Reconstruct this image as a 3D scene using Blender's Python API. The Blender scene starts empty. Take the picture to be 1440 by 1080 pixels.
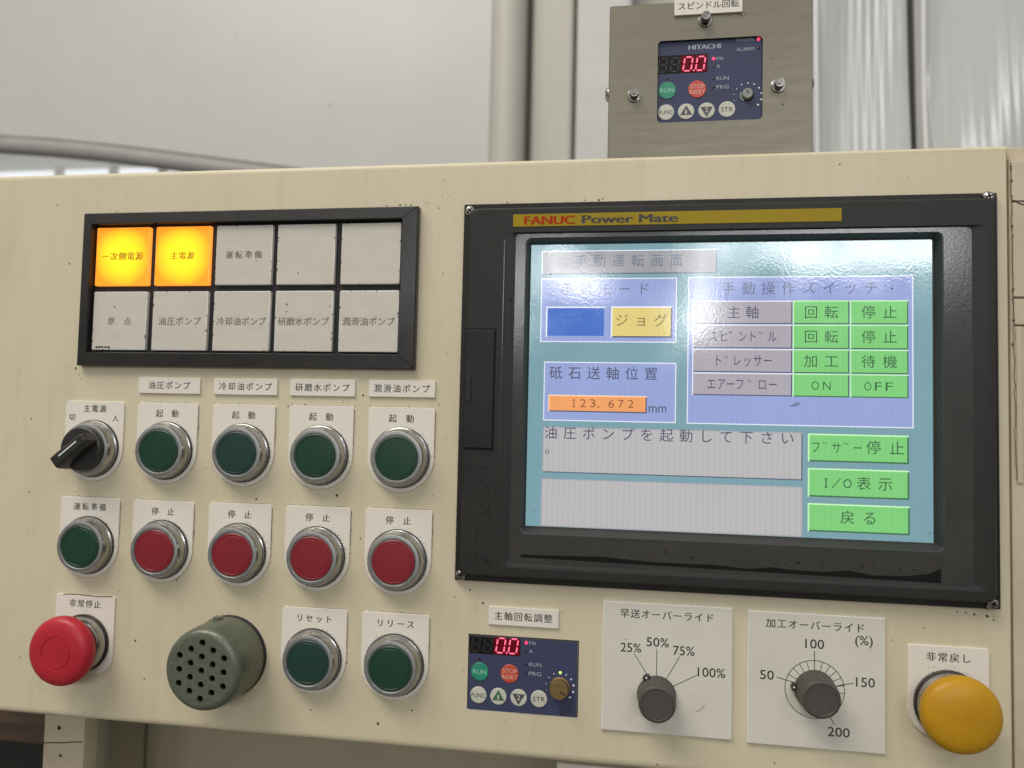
import bpy, bmesh, math, random
from mathutils import Matrix, Vector
from math import sin, cos, pi, radians

S = bpy.context.scene
COL = S.collection
random.seed(7)

# ------------------------------------------------------------------ camera, world, lamps, exposure
# Working frame: the front sheet of the operator console is the plane h = 0; x to the right, y downwards,
# h out of the panel towards the operator, all in millimetres.  World = (x, -h, -y) / 1000.
def W(x, y, h=0.0):
    return Vector((x / 1000.0, -h / 1000.0, -y / 1000.0))

def rodrigues(w):
    w = Vector(w)
    return Matrix.Rotation(w.length, 3, w.normalized())

cam_data = bpy.data.cameras.new('camera')
cam = bpy.data.objects.new('camera', cam_data)
COL.objects.link(cam)
S.camera = cam
R_pc = rodrigues((-0.05296789, 0.1585119, 0.01835977))            # panel axes -> lens axes
M_wp = Matrix(((1, 0, 0), (0, 0, 1), (0, -1, 0)))                  # panel axes -> world
rot = M_wp @ R_pc.transposed() @ Matrix(((1, 0, 0), (0, -1, 0), (0, 0, -1)))
cam.matrix_world = Matrix.Translation(W(70.806, 22.985, 440.60)) @ rot.to_4x4()
cam_data.sensor_width = 36.0
cam_data.lens = 27.954
cam_data.clip_start = 0.01
cam_data.clip_end = 60.0
cam_data.dof.use_dof = True
cam_data.dof.focus_distance = 0.445
cam_data.dof.aperture_fstop = 7.5

world = bpy.data.worlds.new('World')
S.world = world
world.use_nodes = True
wn = world.node_tree
wn.nodes.clear()
wo = wn.nodes.new('ShaderNodeOutputWorld')
wb = wn.nodes.new('ShaderNodeBackground')
wb.inputs['Strength'].default_value = 0.53
wtc = wn.nodes.new('ShaderNodeTexCoord')
wsep = wn.nodes.new('ShaderNodeSeparateXYZ')
wr = wn.nodes.new('ShaderNodeValToRGB')                            # pale hall roof above, duller floor below
wmap = wn.nodes.new('ShaderNodeMapRange')
wmap.inputs['From Min'].default_value = -1.0
wn.links.new(wtc.outputs['Generated'], wsep.inputs[0])
wn.links.new(wsep.outputs['Z'], wmap.inputs['Value'])
wn.links.new(wmap.outputs['Result'], wr.inputs['Fac'])
els = wr.color_ramp.elements
els[0].position = 0.0; els[0].color = (0.22, 0.20, 0.16, 1)
els[1].position = 1.0; els[1].color = (1.0, 0.98, 0.94, 1)
e = els.new(0.45); e.color = (0.36, 0.34, 0.30, 1)
e = els.new(0.62); e.color = (0.62, 0.61, 0.58, 1)
wn.links.new(wr.outputs['Color'], wb.inputs['Color'])
wn.links.new(wb.outputs[0], wo.inputs['Surface'])

def area_lamp(name, loc, target, sx, sy, power, color):
    d = bpy.data.lights.new(name, 'AREA')
    d.shape = 'RECTANGLE'; d.size = sx; d.size_y = sy; d.energy = power; d.color = color
    o = bpy.data.objects.new(name, d)
    COL.objects.link(o)
    o.location = loc
    o.rotation_euler = (Vector(target) - Vector(loc)).to_track_quat('-Z', 'Y').to_euler()
    return o

PC = (0, 0, 0)
area_lamp('ceiling_lamp', (-1.25, -1.5, 2.6), (-0.2, 0, 0), 2.4, 1.1, 77, (1.0, 0.95, 0.86))
# hall lamps seen as glare in the glossy screen, high up and far behind the operator
for (px, py, sx, sy, pw) in ((25, -67, .14, .24, 2.9), (41, -56, .22, .12, 2.2), (124, -75, .60, .14, 5.0), (190, -75, .80, .24, 13.5), (104, -46, .14, .34, 3.0), (-1, -52, .10, .50, 5.0), (96, -33, .10, .16, 1.2)):
    k = (4000 + 440.6) / 440.6
    area_lamp('hall_lamp', W(70.8 + (px - 70.8) * k, 23 + (py - 23) * k, 4000), W(px, py, 0), sx, sy, pw, (0.97, 0.98, 1.0))
# and two more overhead to the right, seen in the plastic sheets
area_lamp('hall_lamp', (2.4, -4.0, 2.85), (0.54, 0.8, 0.56), .7, .4, 9, (0.97, 0.98, 1.0))
area_lamp('hall_lamp', (1.65, -4.0, 2.55), (0.41, 0.8, 0.50), .5, .4, 6, (0.97, 0.98, 1.0))
# the hall behind the console has its own lamps
area_lamp('rear_lamp', (-0.6, 0.25, 2.6), (-0.3, 1.3, 0.6), 2.6, 0.6, 5, (1.0, 0.98, 0.94))

S.view_settings.view_transform = 'Standard'
S.view_settings.look = 'None'
S.view_settings.exposure = 0.0
S.view_settings.gamma = 1.0
S.view_settings.use_curve_mapping = False
S.render.engine = 'CYCLES'
S.cycles.use_denoising = True
S.cycles.max_bounces = 8

# ------------------------------------------------------------------ materials
def lin(r, g, b):
    f = lambda c: (c / 255 / 12.92) if c <= 10 else ((c / 255 + 0.055) / 1.055) ** 2.4
    return (f(r), f(g), f(b))

def mat(name, color, rough=0.5, metal=0.0, var=0.0, vscale=60.0, vcol=None, bump=0.0, bscale=400.0, emit=None, estr=0.0,
        spec=0.5, coat=0.0, stretch=(1, 1, 1), rvar=0.0, specks=0.0, speck_scale=150.0, speck_col=(0.03, 0.025, 0.02), stain=0.0):
    m = bpy.data.materials.new(name)
    m.use_nodes = True
    nt = m.node_tree
    b = nt.nodes['Principled BSDF']
    b.inputs['Base Color'].default_value = (*color, 1)
    b.inputs['Roughness'].default_value = rough
    b.inputs['Metallic'].default_value = metal
    b.inputs['Specular IOR Level'].default_value = spec
    b.inputs['Coat Weight'].default_value = coat
    if emit:
        b.inputs['Emission Color'].default_value = (*emit, 1)
        b.inputs['Emission Strength'].default_value = estr
    tc = nt.nodes.new('ShaderNodeTexCoord')
    oi = nt.nodes.new('ShaderNodeObjectInfo')
    sc_ = nt.nodes.new('ShaderNodeVectorMath'); sc_.operation = 'SCALE'
    sc_.inputs[0].default_value = (3.1, 2.3, 4.7)
    nt.links.new(oi.outputs['Random'], sc_.inputs['Scale'])
    av = nt.nodes.new('ShaderNodeVectorMath'); av.operation = 'ADD'
    nt.links.new(tc.outputs['Object'], av.inputs[0]); nt.links.new(sc_.outputs[0], av.inputs[1])
    mp = nt.nodes.new('ShaderNodeMapping')
    mp.inputs['Scale'].default_value = stretch
    nt.links.new(av.outputs[0], mp.inputs['Vector'])
    last = None
    if var > 0:
        n = nt.nodes.new('ShaderNodeTexNoise')
        n.inputs['Scale'].default_value = vscale
        n.inputs['Detail'].default_value = 6
        n.inputs['Roughness'].default_value = 0.62
        nt.links.new(mp.outputs[0], n.inputs['Vector'])
        r = nt.nodes.new('ShaderNodeMapRange')
        r.inputs['From Min'].default_value = 0.35; r.inputs['From Max'].default_value = 0.7
        r.inputs['To Max'].default_value = var
        nt.links.new(n.outputs['Fac'], r.inputs['Value'])
        mx = nt.nodes.new('ShaderNodeMix'); mx.data_type = 'RGBA'
        mx.inputs['A'].default_value = (*color, 1)
        vc = vcol or tuple(c * 0.45 for c in color)
        mx.inputs['B'].default_value = (*vc, 1)
        nt.links.new(r.outputs[0], mx.inputs['Factor'])
        last = mx.outputs['Result']
        nt.links.new(last, b.inputs['Base Color'])
        if rvar:
            r2 = nt.nodes.new('ShaderNodeMapRange')
            r2.inputs['To Min'].default_value = max(0.02, rough - rvar); r2.inputs['To Max'].default_value = rough + rvar
            nt.links.new(n.outputs['Fac'], r2.inputs['Value'])
            nt.links.new(r2.outputs[0], b.inputs['Roughness'])
    if stain > 0:                                        # old oil wiped across the paint: soft patches broken up by fine vertical streaks
        ns = nt.nodes.new('ShaderNodeTexNoise'); ns.inputs['Scale'].default_value = 16; ns.inputs['Detail'].default_value = 8; ns.inputs['Roughness'].default_value = 0.7
        nt.links.new(tc.outputs['Object'], ns.inputs['Vector'])
        m4 = nt.nodes.new('ShaderNodeMapping'); m4.inputs['Scale'].default_value = (1, 1, 0.08)
        nt.links.new(tc.outputs['Object'], m4.inputs['Vector'])
        nv = nt.nodes.new('ShaderNodeTexNoise'); nv.inputs['Scale'].default_value = 150; nv.inputs['Detail'].default_value = 4
        nt.links.new(m4.outputs[0], nv.inputs['Vector'])
        mm = nt.nodes.new('ShaderNodeMath'); mm.operation = 'MULTIPLY'
        nt.links.new(ns.outputs['Fac'], mm.inputs[0]); nt.links.new(nv.outputs['Fac'], mm.inputs[1])
        rr = nt.nodes.new('ShaderNodeMapRange'); rr.inputs['From Min'].default_value = 0.24; rr.inputs['From Max'].default_value = 0.42; rr.inputs['To Max'].default_value = stain
        nt.links.new(mm.outputs[0], rr.inputs['Value'])
        m5 = nt.nodes.new('ShaderNodeMix'); m5.data_type = 'RGBA'
        if last: nt.links.new(last, m5.inputs['A'])
        else: m5.inputs['A'].default_value = (*color, 1)
        m5.inputs['B'].default_value = (0.46, 0.375, 0.235, 1)
        nt.links.new(rr.outputs[0], m5.inputs['Factor'])
        last = m5.outputs['Result']
        nt.links.new(last, b.inputs['Base Color'])
    if specks > 0:
        v = nt.nodes.new('ShaderNodeTexVoronoi')
        v.inputs['Scale'].default_value = speck_scale
        nt.links.new(av.outputs[0], v.inputs['Vector'])
        n3 = nt.nodes.new('ShaderNodeTexNoise'); n3.inputs['Scale'].default_value = 14.0
        nt.links.new(av.outputs[0], n3.inputs['Vector'])
        # a cell's own random value decides whether it carries a speck and how large it is
        sp = nt.nodes.new('ShaderNodeSeparateColor')
        nt.links.new(v.outputs['Color'], sp.inputs[0])
        pw = nt.nodes.new('ShaderNodeMath'); pw.operation = 'POWER'; pw.inputs[1].default_value = 9.0
        nt.links.new(sp.outputs[0], pw.inputs[0])
        ml = nt.nodes.new('ShaderNodeMath'); ml.operation = 'MULTIPLY'
        nt.links.new(pw.outputs[0], ml.inputs[0]); nt.links.new(n3.outputs['Fac'], ml.inputs[1])
        ms = nt.nodes.new('ShaderNodeMath'); ms.operation = 'MULTIPLY'; ms.inputs[1].default_value = specks
        nt.links.new(ml.outputs[0], ms.inputs[0])
        lt = nt.nodes.new('ShaderNodeMath'); lt.operation = 'LESS_THAN'
        nt.links.new(v.outputs['Distance'], lt.inputs[0]); nt.links.new(ms.outputs[0], lt.inputs[1])
        dm = nt.nodes.new('ShaderNodeMath'); dm.operation = 'MULTIPLY'; dm.inputs[1].default_value = 0.75
        nt.links.new(lt.outputs[0], dm.inputs[0])
        m2 = nt.nodes.new('ShaderNodeMix'); m2.data_type = 'RGBA'
        if last: nt.links.new(last, m2.inputs['A'])
        else: m2.inputs['A'].default_value = (*color, 1)
        m2.inputs['B'].default_value = (*speck_col, 1)
        nt.links.new(dm.outputs[0], m2.inputs['Factor'])
        nt.links.new(m2.outputs['Result'], b.inputs['Base Color'])
    if bump > 0:
        n2 = nt.nodes.new('ShaderNodeTexNoise')
        n2.inputs['Scale'].default_value = bscale
        n2.inputs['Detail'].default_value = 3
        nt.links.new(mp.outputs[0], n2.inputs['Vector'])
        bp = nt.nodes.new('ShaderNodeBump')
        bp.inputs['Strength'].default_value = bump
        bp.inputs['Distance'].default_value = 0.0006
        nt.links.new(n2.outputs['Fac'], bp.inputs['Height'])
        nt.links.new(bp.outputs[0], b.inputs['Normal'])
    return m

PAINT = (0.635, 0.57, 0.412)
M = {}
M['paint'] = mat('cream_paint', PAINT, 0.42, var=0.42, vscale=11, vcol=(0.54, 0.455, 0.30), stretch=(1, 1, 0.35), bump=0.06, bscale=260, rvar=0.06,
                 specks=0.17, speck_scale=95, stain=0.24)
M['paint_edge'] = mat('cream_paint_lit_edge', (0.70, 0.64, 0.50), 0.38, var=0.3, vscale=40)
M['paint_old'] = mat('cream_paint_aged', (0.58, 0.50, 0.37), 0.5, var=0.5, vscale=25, vcol=(0.42, 0.34, 0.23), bump=0.15, bscale=160, specks=0.28, speck_scale=140)
M['crack'] = mat('dark_crack', (0.05, 0.04, 0.03), 0.8)
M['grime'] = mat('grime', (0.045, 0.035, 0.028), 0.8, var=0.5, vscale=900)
M['scratch'] = mat('paint_scratch', (0.74, 0.69, 0.55), 0.35)
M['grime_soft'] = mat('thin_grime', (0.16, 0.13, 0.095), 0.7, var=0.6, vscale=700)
M['plate'] = mat('legend_plate_white', (0.76, 0.715, 0.64), 0.36, var=0.22, vscale=45, vcol=(0.66, 0.59, 0.48), specks=0.22, speck_scale=210, bump=0.03)
M['acrylic'] = mat('white_acrylic', (0.68, 0.655, 0.58), 0.30, var=0.4, vscale=30, vcol=(0.57, 0.535, 0.44), specks=0.16, speck_scale=150)
M['acrylic_edge'] = mat('white_acrylic_edge', (0.80, 0.80, 0.77), 0.25)
M['ink'] = mat('black_ink', (0.022, 0.020, 0.018), 0.5)
M['ink_faded'] = mat('faded_ink', (0.10, 0.085, 0.075), 0.6, var=0.8, vscale=500, vcol=(0.30, 0.26, 0.23))
M['chrome'] = mat('button_metal', (0.46, 0.46, 0.445), 0.24, metal=1.0, var=0.5, vscale=120, vcol=(0.18, 0.165, 0.14), bump=0.05, bscale=700, rvar=0.12)
M['satin'] = mat('button_rim_satin_metal', (0.36, 0.37, 0.37), 0.48, metal=0.8, var=0.5, vscale=260, vcol=(0.22, 0.21, 0.19), bump=0.06, bscale=900)
M['dark_metal'] = mat('dull_dark_metal', (0.13, 0.12, 0.11), 0.45, metal=0.8, var=0.5, vscale=200)
M['green_a'] = mat('green_plastic', (0.008, 0.046, 0.027), 0.36, var=0.25, vscale=120, bump=0.04, bscale=500)
M['green_b'] = mat('blueish_green_plastic', (0.009, 0.043, 0.033), 0.38, var=0.25, vscale=120, bump=0.04, bscale=500)
M['red'] = mat('red_plastic', (0.235, 0.016, 0.025), 0.34, var=0.25, vscale=120, bump=0.04, bscale=500)
M['estop_red'] = mat('emergency_red_plastic', (0.46, 0.020, 0.036), 0.38, spec=.35, var=0.2, vscale=60, bump=0.03, bscale=300)
M['yellow'] = mat('yellow_plastic', (0.52, 0.275, 0.010), 0.38, spec=.3, var=0.5, vscale=60, vcol=(0.36, 0.17, 0.012), bump=0.04, bscale=240)
M['black'] = mat('black_plastic', (0.020, 0.019, 0.019), 0.38, var=0.4, vscale=150, vcol=(0.045, 0.04, 0.036), bump=0.05, bscale=600)
M['black_frame'] = mat('black_frame_plastic', (0.017, 0.016, 0.016), 0.36, var=0.4, vscale=60, vcol=(0.05, 0.043, 0.038), bump=0.05, bscale=400)
M['rubber'] = mat('black_rubber', (0.012, 0.012, 0.012), 0.7)
M['white_line'] = mat('white_paint_line', (0.75, 0.75, 0.73), 0.5)
M['knob'] = mat('grey_brown_knob', (0.060, 0.052, 0.045), 0.5, var=0.5, vscale=220, vcol=(0.09, 0.075, 0.06), bump=0.12, bscale=900)
M['buzzer'] = mat('grey_green_hammertone', (0.108, 0.124, 0.086), 0.34, metal=0.3, var=0.6, vscale=420, vcol=(0.19, 0.205, 0.165), bump=0.35, bscale=900)
M['hole'] = mat('dark_inside', (0.006, 0.006, 0.006), 0.9)
M['cell'] = mat('milky_lamp_window', (0.62, 0.585, 0.52), 0.24, var=0.4, vscale=60, vcol=(0.52, 0.47, 0.40), stretch=(1, 1, 3), bump=0.04, specks=0.30, speck_scale=260)
M['cell_edge'] = mat('milky_lamp_window_edge', (0.66, 0.64, 0.60), 0.2)
M['bezel'] = mat('charcoal_plastic', (0.021, 0.022, 0.0205), 0.44, spec=.22, var=0.4, vscale=35, vcol=(0.033, 0.031, 0.028), bump=0.05, bscale=500)
M['bezel_dark'] = mat('dark_charcoal_plastic', (0.015, 0.0145, 0.014), 0.42, spec=.22, var=0.3, vscale=60, vcol=(0.045, 0.04, 0.036), bump=0.06, bscale=400)
M['bezel_gloss'] = mat('glossy_textured_charcoal', (0.034, 0.037, 0.035), 0.17, bump=0.04, bscale=700, var=0.3, vscale=40, vcol=(0.085, 0.082, 0.08))
M['bezel_lip'] = mat('recess_plastic', (0.028, 0.028, 0.026), 0.55, bump=0.1, var=0.4, vscale=60, vcol=(0.055, 0.05, 0.042))
M['dust'] = mat('oily_dust_film', (0.040, 0.037, 0.033), 0.32, var=0.5, vscale=30, vcol=(0.024, 0.022, 0.02), bump=0.05, bscale=500, specks=0.6, speck_scale=240)
M['wet_black'] = mat('wet_black_oil', (0.006, 0.005, 0.005), 0.12)
M['screw'] = mat('screw_steel', (0.42, 0.41, 0.38), 0.24, metal=1.0, var=0.4, vscale=400, vcol=(0.2, 0.18, 0.15))
M['steel'] = mat('brushed_stainless', (0.185, 0.170, 0.133), 0.42, metal=1.0, var=0.28, vscale=40, vcol=(0.115, 0.10, 0.075), stretch=(1, 1, 9), bump=0.04, bscale=300, rvar=0.08,
                 specks=0.25, speck_scale=120)
M['logo_yellow'] = mat('yellow_strip', (0.33, 0.235, 0.008), 0.42, spec=.15, var=0.4, vscale=60, vcol=(0.24, 0.17, 0.008))
M['logo_red'] = mat('red_print', (0.36, 0.030, 0.006), 0.5, spec=.1)
M['kp_blue'] = mat('slate_blue_faceplate', (0.048, 0.056, 0.118), 0.45, spec=.25, var=0.4, vscale=70, vcol=(0.050, 0.054, 0.085), bump=0.05, bscale=500)
M['kp_black'] = mat('smoked_display_window', (0.010, 0.010, 0.010), 0.3, spec=.2)
M['kp_ghost'] = mat('unlit_segment', (0.026, 0.026, 0.024), 0.35)
M['kp_white'] = mat('pale_key', (0.55, 0.55, 0.47), 0.45, var=0.35, vscale=200, vcol=(0.40, 0.40, 0.33))
M['kp_green'] = mat('green_key', (0.022, 0.26, 0.16), 0.4, var=0.3, vscale=200)
M['kp_red'] = mat('orange_red_key', (0.56, 0.070, 0.036), 0.4, var=0.3, vscale=200)
M['kp_text'] = mat('pale_print', (0.36, 0.38, 0.44), 0.5)
M['kp_pale'] = mat('pale_pink_print', (0.70, 0.42, 0.36), 0.5)
M['kp_mint'] = mat('mint_print', (0.30, 0.62, 0.48), 0.5)
M['kp_darkgreen'] = mat('dark_green_print', (0.04, 0.14, 0.06), 0.5)
M['kp_darkgrey'] = mat('dark_grey_print', (0.075, 0.065, 0.075), 0.5)
M['brass'] = mat('dull_gold_knob', (0.22, 0.145, 0.055), 0.45, metal=0.3, var=0.4, vscale=300)
M['grey_knob'] = mat('grey_green_shaft', (0.26, 0.29, 0.25), 0.45, var=0.4, vscale=300)
M['led_red'] = mat('lit_red_led', (0.2, 0.0, 0.02), 0.4, emit=(1.0, 0.05, 0.16), estr=1.3)
M['seg_red'] = mat('lit_red_segment', (0.2, 0.0, 0.02), 0.4, emit=(1.0, 0.16, 0.27), estr=1.25)
M['seg_back'] = mat('red_glow_window', (0.02, 0.002, 0.004), 0.4, spec=.1, emit=(0.30, 0.004, 0.02), estr=0.30)
M['led_green'] = mat('lit_yellow_green_led', (0.2, 0.3, 0.02), 0.4, emit=(0.62, 1.0, 0.22), estr=1.1)
M['led_off'] = mat('unlit_led', (0.014, 0.014, 0.020), 0.3)

def lamp_mat(name, halfw):
    """lit lamp window: a bulb behind a milky amber screen, hottest in the middle"""
    m = bpy.data.materials.new(name); m.use_nodes = True
    nt = m.node_tree; b = nt.nodes['Principled BSDF']
    b.inputs['Base Color'].default_value = (0.45, 0.25, 0.03, 1)
    b.inputs['Roughness'].default_value = 0.3
    tc = nt.nodes.new('ShaderNodeTexCoord')
    mp = nt.nodes.new('ShaderNodeMapping')
    mp.inputs['Location'].default_value = (-0.0025 / halfw * 0, 0, 0)
    mp.inputs['Scale'].default_value = (1 / halfw, 1 / halfw, 1 / halfw)
    nt.links.new(tc.outputs['Object'], mp.inputs[0])
    sx = nt.nodes.new('ShaderNodeSeparateXYZ'); nt.links.new(mp.outputs[0], sx.inputs[0])
    pw = []
    for ax in ('X', 'Z'):
        a = nt.nodes.new('ShaderNodeMath'); a.operation = 'ABSOLUTE'; nt.links.new(sx.outputs[ax], a.inputs[0])
        p = nt.nodes.new('ShaderNodeMath'); p.operation = 'POWER'; p.inputs[1].default_value = 2.4; nt.links.new(a.outputs[0], p.inputs[0])
        pw.append(p)
    ad = nt.nodes.new('ShaderNodeMath'); ad.operation = 'ADD'
    nt.links.new(pw[0].outputs[0], ad.inputs[0]); nt.links.new(pw[1].outputs[0], ad.inputs[1])
    n = nt.nodes.new('ShaderNodeTexNoise'); n.inputs['Scale'].default_value = 55; n.inputs['Detail'].default_value = 4
    nt.links.new(tc.outputs['Object'], n.inputs['Vector'])
    n2 = nt.nodes.new('ShaderNodeMath'); n2.operation = 'MULTIPLY_ADD'; n2.inputs[1].default_value = 0.55; n2.inputs[2].default_value = -0.27
    nt.links.new(n.outputs['Fac'], n2.inputs[0])
    ad2 = nt.nodes.new('ShaderNodeMath'); ad2.operation = 'ADD'
    nt.links.new(ad.outputs[0], ad2.inputs[0]); nt.links.new(n2.outputs[0], ad2.inputs[1])
    r = nt.nodes.new('ShaderNodeValToRGB')
    e = r.color_ramp.elements
    e[0].position = 0.0; e[0].color = (1.0, 0.84, 0.0, 1)
    e[1].position = 1.0; e[1].color = (1.0, 0.22, 0.0, 1)
    x = e.new(0.42); x.color = (1.0, 0.56, 0.0, 1)
    nt.links.new(ad2.outputs[0], r.inputs['Fac'])
    nt.links.new(r.outputs['Color'], b.inputs['Emission Color'])
    b.inputs['Emission Strength'].default_value = 1.08
    return m
M['lit_a'] = lamp_mat('lit_amber_window', 0.0182)
M['lit_edge'] = mat('lit_window_edge', (0.5, 0.25, 0.05), 0.3, emit=(1.0, 0.30, 0.03), estr=1.1)
M['lit_ink'] = mat('ink_over_lamp', (0.10, 0.04, 0.0), 0.6, emit=(0.52, 0.20, 0.0), estr=0.55)

def lcd(name, rgb, k=1.0, stripe=0.018):
    """a coloured area of the backlit screen under its anti-glare film"""
    c = lin(*rgb)
    m = bpy.data.materials.new('screen_' + name); m.use_nodes = True
    nt = m.node_tree; b = nt.nodes['Principled BSDF']
    b.inputs['Base Color'].default_value = (0.045, 0.045, 0.047, 1)  # grey base puts the pale haze of reflections into the screen colour
    b.inputs['Roughness'].default_value = 0.105
    b.inputs['Specular IOR Level'].default_value = 0.5
    tc = nt.nodes.new('ShaderNodeTexCoord')
    w = nt.nodes.new('ShaderNodeTexWave'); w.wave_type = 'BANDS'; w.bands_direction = 'X'
    w.inputs['Scale'].default_value = 105; w.inputs['Distortion'].default_value = 0.4
    nt.links.new(tc.outputs['Object'], w.inputs['Vector'])
    n = nt.nodes.new('ShaderNodeTexNoise'); n.inputs['Scale'].default_value = 26; n.inputs['Detail'].default_value = 3
    nt.links.new(tc.outputs['Object'], n.inputs['Vector'])
    a = nt.nodes.new('ShaderNodeMath'); a.operation = 'MULTIPLY_ADD'; a.inputs[1].default_value = stripe * 2; a.inputs[2].default_value = k * 0.90 - stripe
    nt.links.new(w.outputs['Fac'], a.inputs[0])
    a2 = nt.nodes.new('ShaderNodeMath'); a2.operation = 'MULTIPLY_ADD'; a2.inputs[1].default_value = 0.10
    nt.links.new(n.outputs['Fac'], a2.inputs[0]); nt.links.new(a.outputs[0], a2.inputs[2])
    b.inputs['Emission Color'].default_value = (*c, 1)
    nt.links.new(a2.outputs[0], b.inputs['Emission Strength'])
    geo = nt.nodes.new('ShaderNodeNewGeometry')
    n3 = nt.nodes.new('ShaderNodeTexNoise'); n3.inputs['Scale'].default_value = 760; n3.inputs['Detail'].default_value = 2
    nt.links.new(geo.outputs['Position'], n3.inputs['Vector'])
    bp = nt.nodes.new('ShaderNodeBump'); bp.inputs['Strength'].default_value = 0.6; bp.inputs['Distance'].default_value = 0.000028
    nt.links.new(n3.outputs['Fac'], bp.inputs['Height'])
    nt.links.new(bp.outputs[0], b.inputs['Normal'])
    n4 = nt.nodes.new('ShaderNodeTexNoise'); n4.inputs['Scale'].default_value = 38; n4.inputs['Detail'].default_value = 5      # finger smears
    nt.links.new(geo.outputs['Position'], n4.inputs['Vector'])
    mr = nt.nodes.new('ShaderNodeMapRange'); mr.inputs['From Min'].default_value = 0.35; mr.inputs['From Max'].default_value = 0.68
    mr.inputs['To Min'].default_value = 0.05; mr.inputs['To Max'].default_value = 0.14
    nt.links.new(n4.outputs['Fac'], mr.inputs['Value']); nt.links.new(mr.outputs[0], b.inputs['Roughness'])
    M[name] = m
lcd('l_teal', (116, 158, 168)); lcd('l_teal_dark', (60, 105, 120)); lcd('l_blue', (146, 162, 214)); lcd('l_gray', (184, 181, 183), stripe=0.03)
lcd('l_hdr', (150, 152, 156)); lcd('l_white', (232, 236, 250)); lcd('l_green', (122, 206, 118)); lcd('l_key_blue', (52, 104, 196)); lcd('l_yellow', (226, 206, 122))
lcd('l_orange', (242, 160, 92)); lcd('l_shade', (74, 78, 104)); lcd('l_ink', (52, 54, 84), stripe=0.01); lcd('l_ink_green', (30, 84, 48), stripe=0.01); lcd('l_ink_orange', (136, 70, 30), stripe=0.01)
lcd('l_ink_faint', (96, 98, 128), stripe=0.01); lcd('l_green_shade', (44, 104, 58)); lcd('l_green_light', (196, 250, 190)); lcd('l_orange_light', (255, 214, 178)); lcd('l_row', (170, 164, 174))
lcd('l_ink_yellow', (124, 104, 48), stripe=0.01)

# ------------------------------------------------------------------ glyphs (the built-in font; CJK comes with its fallback)
_gcache = {}
def _fontmesh(body, bold):
    cu = bpy.data.curves.new('glyph', 'FONT')
    cu.body = body; cu.size = 1.0; cu.resolution_u = 3; cu.offset = bold
    o = bpy.data.objects.new('glyph', cu)
    COL.objects.link(o)
    dg = bpy.context.evaluated_depsgraph_get()
    me = bpy.data.meshes.new_from_object(o.evaluated_get(dg))
    vs = [(v.co.x, v.co.y) for v in me.vertices]
    fs = [tuple(p.vertices) for p in me.polygons]
    bpy.data.objects.remove(o); bpy.data.curves.remove(cu); bpy.data.meshes.remove(me)
    return vs, fs
def glyph(body, bold=0.0):
    k = (body, bold)
    if k not in _gcache: _gcache[k] = _fontmesh(body, bold)
    return _gcache[k]
_a, _ = glyph('田'); _b, _ = glyph('田田')
EM = (max(v[0] for v in _b) - max(v[0] for v in _a))
_cy = (max(v[1] for v in _a) + min(v[1] for v in _a)) / 2
_cx = (max(v[0] for v in _a) + min(v[0] for v in _a)) / 2

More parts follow.
